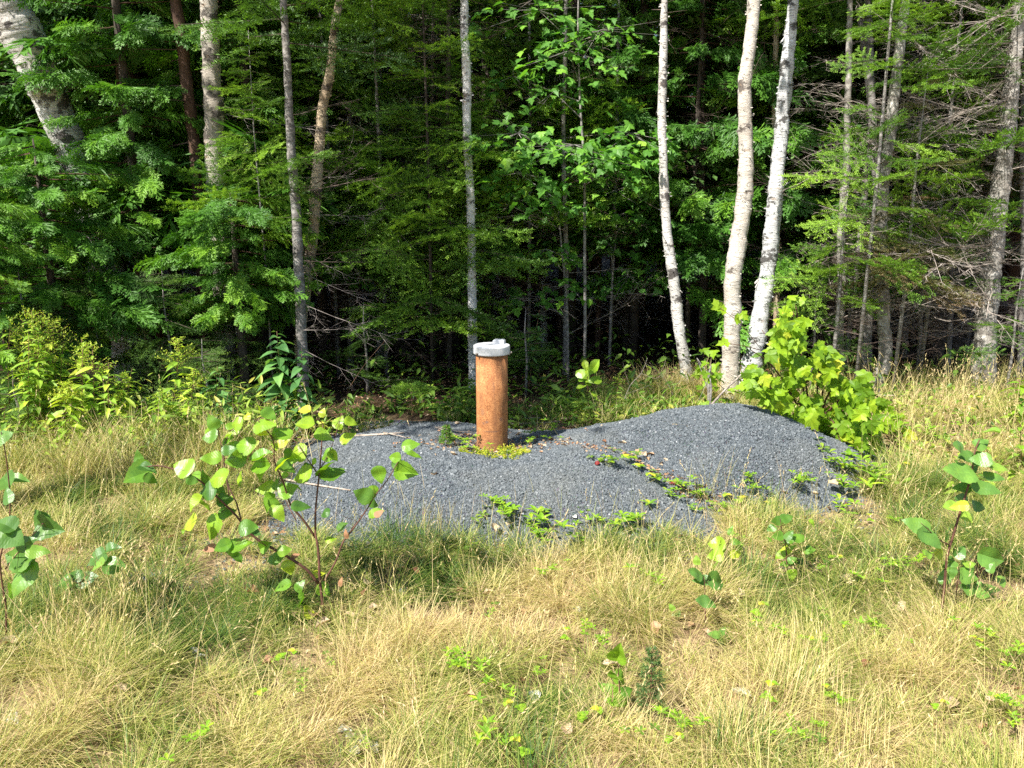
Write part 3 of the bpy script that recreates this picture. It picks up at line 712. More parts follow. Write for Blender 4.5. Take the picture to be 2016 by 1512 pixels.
# ------------------------------------------------------------------ the well pipe
base = Z(968.5, 889, .15); base[1] += .075; base[2] = .10
PX = 968.5; k = M_PX(PX, 790, base[1]); rad = 31*k
topz = P(PX, 678.5, base[1])[2]-.012
well = thing('well_pipe', (base[0], base[1], base[2]), 'rusty orange steel well pipe with white metal cap standing in the gravel hollow', 'well pipe')
def lathe(prof, n=64, mi=0, org=(0, 0, 0)):
    a = np.linspace(0, 2*math.pi, n, endpoint=False); v = []
    for r_, z_ in prof: v.append(np.stack([r_*np.cos(a), r_*np.sin(a), np.full(n, z_)], 1))
    v = np.concatenate(v)+np.array(org); j = np.arange(n); j2 = (j+1) % n; q = []
    for i in range(len(prof)-1): q.append(np.stack([i*n+j, i*n+j2, (i+1)*n+j2, (i+1)*n+j], -1))
    return v, np.concatenate(q)
h = topz-base[2]
v, q = lathe([(rad, -.12), (rad, h*.5), (rad, h), (rad*.93, h), (rad*.93, h-.05)])
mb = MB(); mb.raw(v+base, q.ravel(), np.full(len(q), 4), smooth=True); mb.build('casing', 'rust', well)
capr = 35.4*k; zc = h-.038
prof = [(capr*.90, zc), (capr*.975, zc), (capr, zc+.004), (capr, zc+.043), (capr*.985, zc+.0475), (capr*.95, zc+.049), (capr*.86, zc+.0475), (capr*.84, zc+.050), (capr*.4, zc+.051), (0.001, zc+.052)]
v, q = lathe(prof); mb = MB(); mb.raw(v+base, q.ravel(), np.full(len(q), 4), smooth=False)
mb.sm[-1][:] = False
cap = mb.build('cap', 'cap', well)
def boxy(c, sx, sy, sz, taper=.8, rot=0):
    vv = []
    for z_, s_ in ((0, 1), (.75, .95), (1, taper)):
        for a, b in ((-1, -1), (1, -1), (1, 1), (-1, 1)):
            x = a*sx*s_; y = b*sy*s_; vv.append((x*math.cos(rot)-y*math.sin(rot), x*math.sin(rot)+y*math.cos(rot), z_*sz))
    f = [(0, 3, 2, 1), (8, 9, 10, 11)]
    for k_ in (0, 4):
        for j in range(4): f.append((k_+j, k_+(j+1) % 4, k_+4+(j+1) % 4, k_+4+j))
    return np.array(vv)+np.array(c), f
mb = MB(); v, f = boxy(base+np.array([.40*capr+.0, .52*capr, zc+.046]), .034, .022, .026, .72, -.25)
t = T(v, f); mb.raw(t.v, t.loops, t.sizes); 
v, f = boxy(base+np.array([.60*capr, .55*capr, zc+.046]), .012, .017, .019, .8, -.25); t = T(v, f); mb.raw(t.v, t.loops, t.sizes)
hub = mb.build('conduit_boss', 'cap', cap, org=(0, 0, 0)); 
for o in (hub,): o.location = (-base[0], -base[1], -base[2])
for a in (R(-138), R(-12), R(100)):
    mb = MB()
    c = base+np.array([math.cos(a)*(capr+.002), math.sin(a)*(capr+.002), zc+.010]); v, q = lathe([(.001, .0), (.0055, .0), (.0055, .010), (.003, .012), (.001, .012)], 6)
    mb.raw(np.stack([v[:, 2]*math.cos(a)-v[:, 1]*math.sin(a), v[:, 2]*math.sin(a)+v[:, 1]*math.cos(a), v[:, 0]], 1)+c, q.ravel(), np.full(len(q), 4))
    mb.tube([base+np.array([math.cos(a)*(capr-.004), math.sin(a)*(capr-.004), zc-.004]), base+np.array([math.cos(a)*(capr+.001), math.sin(a)*(capr+.001), zc+.012])], [.006, .006], 6, smooth=False)
    mb.build('set_screw', 'deadtwig', well)

# ------------------------------------------------------------------ plants given by pixels
def pline(pts, Y, smooth=3):
    "a path through pixels with distances; Y a number or one per point"
    Y = np.broadcast_to(Y, (len(pts),)); p = np.array([P(a[0], a[1], y) for a, y in zip(pts, Y)])
    if smooth and len(p) > 2:
        t = np.arange(len(p)); tt = np.linspace(0, len(p)-1, (len(p)-1)*smooth+1)
        m = np.gradient(p, axis=0); i = np.minimum(tt.astype(int), len(p)-2); u = (tt-i)[:, None]
        p = (2*u**3-3*u**2+1)*p[i]+(u**3-2*u**2+u)*m[i]+(-2*u**3+3*u**2)*p[i+1]+(u**3-u**2)*m[i+1]
    return p
RIGHT = np.array([1., 0, 0]); UPV = np.array([0, ST, CT]); FWD = np.array([0, CT, -ST])
def pix_leaf(mb, tpl, px, py, L, ang, Y, tint, rng, face=.75, wid=1., mi=0):
    "a leaf centred at a pixel, L pixels long, its tip pointing to `ang` degrees as seen"
    s = M_PX(px, py, Y); a = R(ang); tpl = VARIANTS[id(tpl)][rng.integers(5)] if id(tpl) in VARIANTS else tpl; L = L*rng.uniform(.84, 1.12); d = nrm(RIGHT*math.cos(a)+UPV*math.sin(a)+FWD*rng.normal()*.25)
    n = nrm(-FWD*face+np.array([-.25, -.2, .75])*1.0+.28*rng.normal(size=3)); Lm = L*s*1.02
    c = P(px, py, Y)-d*Lm*.5
    mb.inst(tpl, frames(d[None], n[None], Lm, Lm*wid*(.9+.2*rng.random())), c[None], tint, mi, zvar=np.array([.5]))
    return c
def sapling(label, basepx, stems, leaves, Y, tpl, mat, cat='sapling', name='sapling', stemmat='stem_red', seed=0, wid=1., reg=None, extra=None, group=None, dY=.10, fill=0, fL=26):
    r = np.random.default_rng(seed); b = Z(basepx[0], basepx[1], 0); b = on(b[0], b[1]); Y = Y or b[1]
    root = thing(name, b, label, cat, group); st = MB(); lf = MB(); nodes = []
    for pts, r0, off in stems:
        m = len(pts); yy = Y+np.linspace(off[0], off[1], m); p = pline(pts, yy); nodes.append(p)
        st.tube(p, np.linspace(r0, r0*.4, len(p)), 6)
    allp = np.concatenate(nodes)
    for L_ in leaves:
        px, py, L, ang = L_[:4]; tone = L_[4] if len(L_) > 4 else .5  # low tones also paint in shaded leaf undersides
        q = P(px, py, Y); j = np.argmin(((allp-q)[:, [0, 2]]**2).sum(1)); yl = allp[j][1]+r.normal()*.035
        c = pix_leaf(lf, tpl, px, py, L, ang, yl, np.clip(tone+.08*r.normal(), 0, 1), r, wid=wid)
        twigs(st, allp[j], c, .0011)
    pick = np.concatenate([n_[len(n_)//3:] for n_ in nodes]) if fill else None
    for i in range(fill):
        q = pick[r.integers(len(pick))]; px = CX+FPX*q[0]/(q[1]*CT-(q[2]-CAMZ)*ST); py = CY-FPX*(q[1]*ST+(q[2]-CAMZ)*CT)/(q[1]*CT-(q[2]-CAMZ)*ST)
        px += r.normal()*22; py += r.normal()*16; a_ = 180*(px < CX+FPX*q[0]/q[1])+r.normal()*45-15; yl = q[1]+r.normal()*.05
        c = pix_leaf(lf, tpl, px, py, fL*r.uniform(.6, 1.25), a_, yl, np.clip(.45+.2*r.normal(), 0, 1), r, wid=wid, face=.3); twigs(st, q, c, .001)
    st.build('stem', stemmat, root); lf.build('leaves', mat, root)
    return root
def z3(lst, ox, oy, s): return [(ox+a[0]/s, oy+a[1]/s, a[2]/s, a[3])+tuple(a[4:]) for a in lst]
# the young birch in front of the gravel (coordinates read off an enlargement)
BL_ = z3([(140,505,205,205,.45),(140,390,105,95,.15),(425,455,200,165,.6),(480,525,160,200,.5),(565,530,110,120,.2),(635,520,160,190,.7),(610,165,120,115,.25),(595,258,115,190,.3),
 (755,175,140,180,.75),(835,125,60,90,.95),(930,180,165,20,.7),(810,310,185,170,.7),(935,245,80,-10,.95),(755,395,145,190,.65),(720,345,110,10,.15),(600,395,155,180,.5),(790,525,110,75,.8),
 (575,600,150,190,.1),(510,690,150,235,.85),(570,700,110,-60,.6),(470,815,135,215,.8),(600,840,170,240,.55),(695,665,110,0,.1),(705,740,135,15,.15),(840,840,115,0,.15),(680,965,130,200,.3),(735,985,120,-70,.65),(790,950,130,20,.65),
 (785,1030,90,-80,.2),(590,970,90,190,-9),(1005,1030,110,175,.35),(1095,1100,105,-80,.8),(1145,1022,70,20,-8),(1290,1135,90,10,.85),(1325,1245,125,-50,.45),(1190,1310,130,-110,.5),(1165,1215,100,60,.4),(1060,1215,120,195,.5),(1225,1390,120,240,.85),(1230,1440,70,-60,.85),
 (935,390,150,25,.5),(920,455,160,190,.5),(930,505,105,-100,.8),(1060,235,115,150,.5),(1090,230,80,10,.6),(1020,320,60,60,.9),(1155,360,120,190,.75),(1125,400,130,0,.55),(1085,450,140,-30,.3),(1170,500,170,195,.85),(950,590,150,190,.65),(1100,600,140,20,.35),(990,690,150,240,.5),
 (1030,745,120,-50,.85),(1180,705,145,0,.15),(1020,560,100,80,.4),(1200,85,100,175,.95),(1315,105,70,75,.95),(1205,180,125,180,.75),(1315,190,60,-60,.9),(1345,235,70,200,.6),(1420,165,110,60,.8),(1475,260,130,30,.8),(1500,165,100,-20,.8),
 (1340,375,130,200,.5),(1385,385,100,-50,.8),(1380,495,185,5,.2),(1070,295,90,20,.85),(1010,240,90,100,.4),(1880,310,115,10,.55),(1910,375,130,-8,.5),(1775,390,95,170,.55),(1680,505,125,-80,.4),(1855,490,165,-10,.5),(1575,630,160,150,.12),(1650,690,90,-30,.15),
 (700,280,90,200,.7),(1070,500,60,140,.6),(880,385,90,200,.4),(430,870,40,260,.7),(755,225,70,200,.6),(1255,420,70,220,.7)],
 230, 780, 3.252)
red = [l for l in BL_ if l[4] < 0]; BL_ = [l for l in BL_ if l[4] >= 0]
def zs(l): return [(230+x/3.252, 780+y/3.252) for x, y in l]
stems = [(zs([(1330, 1420), (1300, 1180), (1295, 1060), (1285, 950), (1272, 880), (1272, 740), (1285, 600), (1300, 460), (1310, 330), (1320, 180)]), .0058, (0, .08)),
         (zs([(1290, 1200), (1215, 1110), (1080, 1020), (990, 970), (860, 885), (760, 760), (620, 625), (500, 520), (300, 450), (200, 450)]), .0058, (0, -.10)),
         (zs([(795, 790), (765, 680), (710, 560), (690, 440), (670, 330), (640, 180)]), .0030, (-.05, .06)),
         (zs([(720, 640), (700, 520), (685, 400), (700, 270), (760, 190)]), .0024, (-.05, .05)),
         (zs([(1272, 905), (1200, 800), (1110, 690), (1070, 560), (1010, 420), (1000, 280), (900, 150)]), .0042, (.04, -.04)),
         (zs([(1280, 490), (1200, 370), (1120, 260)]), .0024, (.04, .1)),
         (zs([(1270, 520), (1350, 380), (1400, 250), (1440, 110)]), .0022, (.05, .15)),
         (zs([(1330, 1180), (1400, 1060), (1450, 930), (1520, 840), (1610, 710), (1650, 640), (1730, 540), (1800, 420)]), .0042, (0, .10)),
         (zs([(1480, 900), (1510, 840), (1535, 800)]), .0022, (.03, .02)),
         (zs([(1150, 800), (1080, 660), (1050, 520)]), .0022, (0, .08))]
sp = sapling('young multi-stemmed birch with bright green toothed leaves before the gravel heap', (640, 1215), stems, BL_, None, OVATE, 'sapling', seed=3, wid=1.08, fill=30, fL=34)
mbr = MB(); r_ = np.random.default_rng(5)
for l in red+[(230+1465/3.252, 780+885/3.252, 20, 100, .2), (230+1680/3.252, 780+750/3.252, 22, 30, .5), (230+1430/3.252, 780+1190/3.252, 18, 80, .9)]:
    pix_leaf(mbr, OVATE, l[0], l[1], l[2], l[3], sp.location[1], .45, r_, wid=.8)
mbr.build('withered_leaves', 'deadleaf', sp)
# poplar sapling at the right
q1 = z3([(1675,990,100,160,.3),(1800,980,90,20,.4),(1715,1050,90,190,.15),(1800,1070,110,-15,.3),(1885,1095,100,-10,.6),(1680,1130,150,175,.55),(1750,1110,80,20,.3),(1690,1208,115,180,.15),
 (1820,1215,150,-20,.35),(1860,1155,110,-15,.4),(1690,1275,100,170,.15),(1780,1310,110,-20,.15),(1630,1300,90,185,.6),(1715,1360,90,-50,.75),(1675,1300,90,190,.8),(1455,1405,130,165,.4),(1530,1475,130,-50,.45),(1500,1460,90,-70,.1)], 1250, 500, 2.629)
q2 = z3([(1480,380,70,-60,.95),(1590,365,80,45,.15),(1640,425,75,10,.75),(1760,400,170,-18,.35),(1530,430,90,200,.3),(1640,500,130,-20,.4),(1545,480,70,-90,.2),(1640,560,90,10,.2),(1755,560,90,5,.2),(1740,620,110,-10,.15),(1630,660,90,-5,.75),(1550,640,60,180,.7),(1590,480,60,90,.2),(1810,520,90,10,.6)], 1300, 950, 2.690)
def zq(l, ox=1300, oy=950, s=2.690): return [(ox+x/s, oy+y/s) for x, y in l]
sapling('tall red-stemmed poplar sapling with gray-green leaves at the meadow right', (1853, 1215), [
  (zq([(1482, 712), (1500, 600), (1518, 400), (1545, 300), (1590, 150), (1625, 40), (1650, -60), (1665, -160), (1690, -225)]), .0056, (0, .02)),
  (zq([(1530, 330), (1470, 300), (1420, 250), (1380, 215)]), .0026, (0, -.06)),
  (zq([(1680, 690), (1690, 600), (1680, 480), (1640, 400)]), .0030, (.04, .06)),
  (zq([(1560, 690), (1570, 560), (1590, 450)]), .0028, (.03, .03)),
  (zq([(1690, 480), (1740, 420), (1780, 400)]), .0020, (.04, .0))], q1+q2, None, ASPEN, 'aspen', seed=4, wid=.82, fill=10, fL=30)
q = z3([(670,185,80,20,.25),(615,205,70,190,.15),(620,285,60,180,.3),(680,275,60,60,.15),(740,295,90,-5,.35),(675,305,60,200,.4),(790,355,70,0,.3),(665,355,70,180,.8),(635,385,60,220,.7),(700,410,60,20,.2),(760,420,70,-5,.2),(700,490,60,-80,.7),(650,430,50,190,.4),(720,440,60,-60,.2)], 1300, 950, 2.690)
sapling('small leafy poplar seedling on a dark stem among strawberry plants', (1552, 1142), [(zq([(680, 520), (670, 440), (665, 340), (645, 260), (635, 190)]), .0030, (0, 0)), (zq([(700, 500), (730, 420), (780, 360)]), .002, (.02, .02))], q, None, ASPEN, 'sapling', seed=5, wid=.9, fill=8, fL=20)
q = z3([(185,475,110,150,.15),(215,515,90,180,.05),(300,525,125,-15,.15),(225,630,95,175,.3),(275,645,60,-30,.3),(75,690,60,180,.4),(60,660,50,120,.6),(195,410,50,90,.7),(285,805,70,175,.35),(355,825,110,-25,.35),(330,790,60,60,.4)], 1300, 950, 2.690)
sapling('thin poplar seedling with three dark blue-green top leaves', (1384, 1245), [(zq([(240, 790), (238, 680), (235, 560), (232, 500)]), .0026, (0, 0)), (zq([(245, 850), (300, 810), (330, 815)]), .0016, (-.05, -.05))], q, None, ASPEN, 'aspen', seed=6, wid=.85)
q = z3([(375,255,60,80,.4),(300,320,100,175,.75),(405,310,70,0,.5),(290,385,90,190,.8),(345,395,80,-70,.75),(400,385,80,20,.8),(300,440,70,200,.75),(420,340,50,60,.7)], 1300, 950, 2.690)
sapling('pale yellow-green birch seedling behind the thin poplar seedling', (1425, 1130), [(zq([(335, 480), (345, 400), (360, 320), (375, 260)]), .002, (0, 0))], q, None, OVATE, 'sapling', seed=7)
q = z3([(1475,860,140,85,.7),(1490,1010,130,-40,.45),(1415,1085,120,150,.5),(1500,1115,120,-10,.45),(1445,990,90,120,.4),(1520,1080,80,10,.2)], 700, 980, 2.841)
sp4 = sapling('broad-leaved birch seedling with upright top leaf beside a spruce seedling', (1222, 1405), [([(1222, 1405), (1219, 1340), (1215, 1290)], .0026, (0, 0))], q, None, OVATE, 'sapling', seed=8, wid=1.15)
q = [(12, 975, 36, 120, .15), (10, 1032, 52, 150, .3), (78, 1023, 48, 130, .25), (95, 1040, 50, -10, .25), (25, 1058, 50, -20, .1), (48, 1068, 44, 30, .2), (35, 1100, 60, 160, .3), (55, 1100, 55, 60, .3), (40, 1138, 70, -110, .45), (75, 1082, 44, 5, .6), (38, 945, 40, 10, .5), (8, 945, 50, 150, .2), (5, 860, 40, 20, .3), (20, 1165, 34, -90, .4)]
sapling('gray-green poplar sapling cut by the left frame edge', (12, 1290), [([(12, 1290), (12, 1200), (6, 1160), (0, 1100), (15, 1050), (20, 985), (12, 900), (2, 850)], .0036, (0, 0)), ([(10, 1120), (50, 1070), (85, 1030)], .002, (0, 0))], q, None, ASPEN, 'aspen', seed=9, wid=.95)
q = [(222, 1079, 34, 20, .15), (188, 1098, 46, 215, .2), (192, 1112, 36, 230, .6), (226, 1115, 48, -15, .3), (125, 1148, 40, 210, .15), (172, 1140, 44, 10, .1), (148, 1135, 30, 190, .2)]
sapling('low poplar sprig with separate blue-green leaves in the left grass', (150, 1190), [([(150, 1190), (158, 1150), (180, 1120), (205, 1090)], .002, (0, 0)), ([(158, 1150), (140, 1143), (125, 1143)], .0014, (0, 0))], q, None, ASPEN, 'aspen', seed=10, wid=.95)
# oak-like seedling behind the gravel
q = z3([(1585,455,110,140,.6),(1590,410,80,110,.7),(1635,425,100,45,.7),(1640,485,90,10,.75),(1600,490,70,-80,.7),(1570,525,60,200,.8),(1635,560,50,-30,.75),(1610,440,70,90,.75),(1580,480,60,160,.6)], 600, 580, 2.88)
sapling('little seedling with a tuft of rounded leaves just behind the gravel', (1160, 828), [([(1160, 828), (1158, 790), (1156, 735)], .0028, (0, 0))], q, None, OBOV, 'sapling', seed=11, wid=1.5)

# ------------------------------------------------------------------ small conifer seedlings
def needle_shoot(mb, a, b, nl, rng, tint, w=.0016, dens=160, flat=.3):
    L = np.linalg.norm(b-a); n = max(6, int(L*dens*4)); t = rng.random(n); d = nrm(b-a)
    s = rdir(rng, n); s -= (s@d)[:, None]*d; s = nrm(s); s[:, 2] = s[:, 2]*(1-flat)+.1
    dd = nrm(s+d*.7); mb.inst(DIAM, frames(dd, rdir(rng, n), nl*(.7+.5*rng.random(n)), w), a+(b-a)*t[:, None], tint, zvar=np.clip(.3+.5*t, 0, 1))
def seedling_conifer(label, base, h, rad, tiers, mat, tint, seed, nl=.014, group=None, zfrac=.15, name='conifer_seedling', w=.002):
    r = np.random.default_rng(seed); root = thing(name, base, label, 'conifer seedling', group); st = MB(); nd_ = MB()
    st.tube([base-np.array([0, 0, .02]), base+np.array([0, 0, h])], [max(.0025, h*.009), .001], 5)
    needle_shoot(nd_, base+np.array([0, 0, h*.8]), base+np.array([0, 0, h]), nl, r, tint, w)
    for i in range(tiers):
        z = h*(zfrac+(1-zfrac)*(i+.3)/tiers); l = rad*(1-.75*(z/h-zfrac)/(1-zfrac))
        for k_ in range(5 if i else 6):
            a = 6.283*(k_/5+.13*i)+.3*r.normal(); d = np.array([math.cos(a), math.sin(a), .25]); p = base+np.array([0, 0, z]); e = p+d*l
            twigs(st, p, e, .0011); needle_shoot(nd_, p+d*l*.15, e, nl, r, tint, w)
            for s_ in (-1, 1):
                for f_ in (.35, .6, .8):
                    b2 = a+s_*.85; m = p+d*l*f_; needle_shoot(nd_, m, m+np.array([math.cos(b2), math.sin(b2), .15])*l*.45*(1.1-f_), nl, r, min(1, tint+.1), w)
    st.build('trunk', 'stem_brown', root); nd_.build('crown', mat, root); return root
seedling_conifer('dark blue-green spruce seedling beside the broad-leaved birch seedling', on(*Z(1278, 1425, 0)[:2]), .26, .062, 10, 'spruce', .35, 1, .011)
seedling_conifer('bright green flat-topped fir seedling left of the pipe', on(*G(812, 836)[:2]), .27, .17, 3, 'fir', .80, 2, .02, zfrac=.72, w=.004)
b_ = on(*G(880, 880)[:2]); seedling_conifer('small upright green conifer seedling on the gravel left of the pipe', b_, .13, .05, 5, 'fir', .55, 3, .016, w=.003)
seedling_conifer('yellow-green clubmoss-like shoot under the birch seedling', on(*Z(1203, 1450, 0)[:2]), .17, .02, 2, 'fir', .95, 4, .014, name='herb_shoot', w=.002)
# ------------------------------------------------------------------ trees
def extend(p, ztop, wander, rng, k=5):
    "carry a trunk path on upward beyond the picture"
    d = nrm(p[-1]-p[-3]); d[2] = max(d[2], .5); d[0] = np.clip(d[0], -.25, .25); d = nrm(d); q = [p[-1]]; n = k
    if p[-1][2] >= ztop: return p
    st = (ztop-p[-1][2])/n
    for i in range(n):
        d = nrm(d+wander*rng.normal(size=3)*np.array([1, 1, 0])); q.append(q[-1]+d*st/max(d[2], .4))
    return np.vstack([p, q[1:]])
def place_branches(mb, tpls, path, zlo, zhi, n, Rlo, Rhi, rng, az=None, pitch=(-.1, .25), tint=.5, tvar=.15, power=.9, zb=None, bmb=None, br=.006, wf=1., spread=None, mi=0):
    "branches along a trunk path"
    zz = rng.uniform(0, 1, n)**power*(zhi-zlo)+zlo; zz.sort()
    x = np.interp(zz, path[:, 2], path[:, 0]); y = np.interp(zz, path[:, 2], path[:, 1])
    if az is None: a = np.arange(n)*2.39996+rng.normal(size=n)*.3
    else: a = az+rng.normal(size=n)*(spread or .9)
    f = (zz-zlo)/max(zhi-zlo, .01); L = (Rlo*(1-f)+Rhi*f)*(.65+.6*rng.random(n))
    pt = rng.uniform(*pitch, n)
    d = np.stack([np.cos(a)*np.cos(pt), np.sin(a)*np.cos(pt), np.sin(pt)], 1); O = np.stack([x, y, zz], 1)
    nn = np.stack([.4*rng.normal(size=n), .4*rng.normal(size=n), np.ones(n)], 1)
    which = rng.integers(0, len(tpls), n)
    for k, t in enumerate(tpls):
        s = which == k; mb.inst(t, frames(d[s], nn[s], L[s], L[s]*wf), O[s], np.clip(tint+tvar*rng.normal(size=s.sum()), 0, 1), mi)
    if bmb is not None: twigs(bmb, O, O+d*L[:, None]*.85, br)
    return O, d, L
def leaf_cloud(mb, c, rad, n, size, rng, tpl=HEX, tint=.5):
    p = c+rdir(rng, n)*np.array(rad)*(rng.random((n, 1))**.45)
    d = nrm(rdir(rng, n)+np.array([0, 0, -.5])); mb.inst(tpl, frames(d, rdir(rng, n)+np.array([0, 0, .8]), size*(.7+.6*rng.random(n)), size*(.7+.5*rng.random(n))), p, np.clip(tint+.18*rng.normal(size=n), 0, 1), zvar=rng.random(n))
def broad_crown(mb, bmb, path, zlo, zhi, rad, nb, nl, size, rng, tint=.5):
    for i in range(nb):
        z = rng.uniform(zlo, zhi); o = np.array([np.interp(z, path[:, 2], path[:, 0]), np.interp(z, path[:, 2], path[:, 1]), z])
        a = rng.uniform(0, 6.283); l = rad*rng.uniform(.4, 1); e = o+np.array([math.cos(a)*l, math.sin(a)*l, .45*l])
        twigs(bmb, o, e, .012); leaf_cloud(mb, e, (.45, .45, .28), nl, size, rng, tint=tint)
        leaf_cloud(mb, (o+e)/2, (.3, .3, .2), nl//2, size, rng, tint=tint)

def big_tree(name, label, cat, pts, Y, bark, ztop, seed, sides=14, leanY=0, group=None, rough=.10, extra_top=.25, flare=1.25, nst=0):
    "trunk from pixel samples (px, py, width px) listed from the ground up"
    r = np.random.default_rng(seed); m = len(pts); yy = Y+np.linspace(0, leanY, m); p = pline([(a[0], a[1]) for a in pts], yy, 4)
    rad = np.interp(np.linspace(0, m-1, len(p)), np.arange(m), [a[2]*M_PX(a[0], a[1], y)*.5 for a, y in zip(pts, yy)])
    g0 = float(soil(p[0][0], p[0][1])); below = np.array([[p[0][0]-(p[1][0]-p[0][0])*.3, p[0][1], g0-.15]]) if p[0][2] > g0-.1 else np.zeros((0, 3))
    if len(below): p = np.vstack([below, p]); rad = np.concatenate([[rad[0]*flare], rad])
    k = len(p); p = extend(p, ztop, .06, r, 6); rad = np.concatenate([rad, np.linspace(rad[-1]*.95, rad[-1]*extra_top, len(p)-k)])
    tt = np.linspace(0, len(p)-1, len(p)*4); pp = np.stack([np.interp(tt, np.arange(len(p)), p[:, j]) for j in range(3)], 1); rr = np.interp(tt, np.arange(len(p)), rad)
    pp[:, 0] += rr*.10*vnoise(pp[:, 2], 0*tt, .11, seed); rr = rr*(1+.07*vnoise(pp[:, 2], 0*tt+3, .06, seed+1))
    root = thing(name, (p[0][0], p[0][1], g0), label, cat, group); mb = MB(); mb.tube(pp, rr, sides, rough=rough, rng=r)
    if nst:
        z = r.uniform(.4, 3.2, nst); a = r.uniform(0, 6.28, nst); o = np.stack([np.interp(z, pp[:, 2], pp[:, j]) for j in range(3)], 1); l = r.uniform(.05, .2, nst)
        twigs(mb, o, o+np.stack([np.cos(a)*l, np.sin(a)*l, l*r.uniform(-.2, .8, nst)], 1), .004, mi=1)
    if bark.startswith('birch'):
        nf = 170; z = r.uniform(.1, 3.3, nf); a = r.uniform(0, 6.28, nf); rr_ = np.interp(z, pp[:, 2], rr)*.97
        nv = np.stack([np.cos(a), np.sin(a), 0*a], 1); o = np.stack([np.interp(z, pp[:, 2], pp[:, j]) for j in range(3)], 1)+nv*rr_[:, None]
        tg = np.stack([-np.sin(a), np.cos(a), .3*r.normal(size=nf)], 1)*r.choice([-1, 1], nf)[:, None]+nv*.25
        mb.inst(LFL, frames(tg, nv, r.uniform(.008, .030, nf), r.uniform(.004, .014, nf)), o)
    mb.build('trunk', [bark, 'darktwig'], root)
    return root, p, rr, pp, r
def stubs(root, pp, rr, zlo, zhi, n, rng, L=(.05, .2), mat='darktwig', name='stubs'):
    mb = MB(); z = rng.uniform(zlo, zhi, n); a = rng.uniform(0, 6.28, n); o = np.stack([np.interp(z, pp[:, 2], pp[:, j]) for j in range(3)], 1)
    l = rng.uniform(*L, n); twigs(mb, o, o+np.stack([np.cos(a)*l, np.sin(a)*l, l*rng.uniform(-.2, .8, n)], 1), .004); mb.build(name, mat, root)
def dead_limbs(root, pp, zlo, zhi, n, Lr, rng, az=None, spread=.8, mat='deadtwig', tpls=DEAD, name='dead_branches', pitch=(-.25, .25), wf=1., power=1.):
    mb = MB(); place_branches(mb, tpls, pp, zlo, zhi, n, Lr[0], Lr[1], rng, az=az, spread=spread, pitch=pitch, wf=wf, power=power); return mb.build(name, mat, root)

# white birches ---------------------------------------------------
def birch(label, pts, Y, bark, ztop, seed, crown=None, leanY=0, nst=10, group=None, **kw):
    root, p, rr, pp, r = big_tree('birch_tree', label, 'birch tree', pts, Y, bark, ztop, seed, leanY=leanY, group=group, nst=nst, **kw)
    if crown:
        mb = MB(); bm = MB(); broad_crown(mb, bm, pp, crown[0], crown[1], crown[2], crown[3], crown[4], .075, r)
        mb.absorb(bm, 1); mb.build('crown', ['birchleaf', 'birch'], root)
    return root, pp, rr, r
birch('slender curved white birch left of the thick birch, nearest the pipe on its right', [(1358, 772, 26), (1345, 700, 22), (1333, 610, 22), (1322, 520, 20), (1311, 430, 19), (1306, 320, 17), (1303, 220, 17), (1306, 110, 16), (1308, 0, 13)], 6.3, 'birch', 7.5, 101, (4.4, 7.2, 1.2, 6, 80))
_, ppm, rrm, rm = birch('thickest white birch with cream bark behind the right gravel heap', [(1432, 790, 40), (1438, 720, 34), (1443, 640, 33), (1440, 560, 33), (1452, 480, 33), (1464, 400, 31), (1470, 310, 29), (1466, 220, 26), (1468, 150, 27), (1480, 60, 24), (1484, 0, 23)], 6.05, 'birch_cream', 8.5, 102, (4.4, 8.2, 1.5, 12, 120), nst=6)
tb, ppb, rrb, rb = birch('leaning blue-gray birch with peeling bark flaps right of the thickest birch', [(1472, 760, 42), (1484, 690, 38), (1497, 620, 33), (1510, 540, 31), (1518, 470, 31), (1524, 400, 30), (1532, 320, 28), (1540, 240, 27), (1546, 170, 27), (1553, 90, 24), (1562, 0, 20)], 6.7, 'birch_blue', 8.5, 103, (4.4, 8.2, 1.4, 10, 120), nst=14)
for i in range(26):
    z = rb.uniform(.9, 3.0); o = np.array([np.interp(z, ppb[:, 2], ppb[:, j]) for j in range(3)]); s_ = rb.choice([-1, 1], p=[.3, .7]); rr0 = np.interp(z, ppb[:, 2], rrb)
    o = o+np.array([s_*rr0*.97, -.1*rr0, 0]); d = nrm(np.array([s_*.35, -.1, rb.choice([-1, .7])])+.2*rb.normal(size=3))
    mb = MB(); mb.inst(LFL, frames(d[None], np.array([[s_*1., -.4, .1]]), rb.uniform(.02, .075), rb.uniform(.012, .03)), o[None]); mb.build('bark_flap', 'birch', tb)
birch('slim straight white birch directly behind the pipe', [(931, 742, 18), (930, 650, 19), (929, 560, 17), (928, 450, 16), (926, 380, 16), (921, 300, 16), (919, 200, 17), (918, 120, 17), (914, 60, 16), (914, 0, 15)], 6.6, 'birch_bright', 8, 104, (5.4, 7.8, .9, 5, 60), nst=8)
r1, pp1, rr1, rg1 = birch('very thick leaning white birch with shaggy top at the upper left', [(262, 760, 62), (245, 640, 62), (215, 540, 62), (180, 420, 62), (145, 310, 62), (118, 240, 64), (85, 160, 70), (45, 70, 78), (8, 0, 84)], 6.9, 'birch', 7.5, 105, (4.4, 7.5, 1.7, 10, 120), leanY=-.5, nst=5)
birch('broad pale birch trunk half hidden in cedar fronds at the left', [(446, 760, 36), (440, 640, 36), (436, 520, 37), (431, 420, 36), (424, 320, 37), (420, 220, 37), (416, 120, 35), (409, 0, 32)], 6.45, 'birch_dull', 8, 106, (4.3, 7.8, 1.4, 10, 110), nst=8)
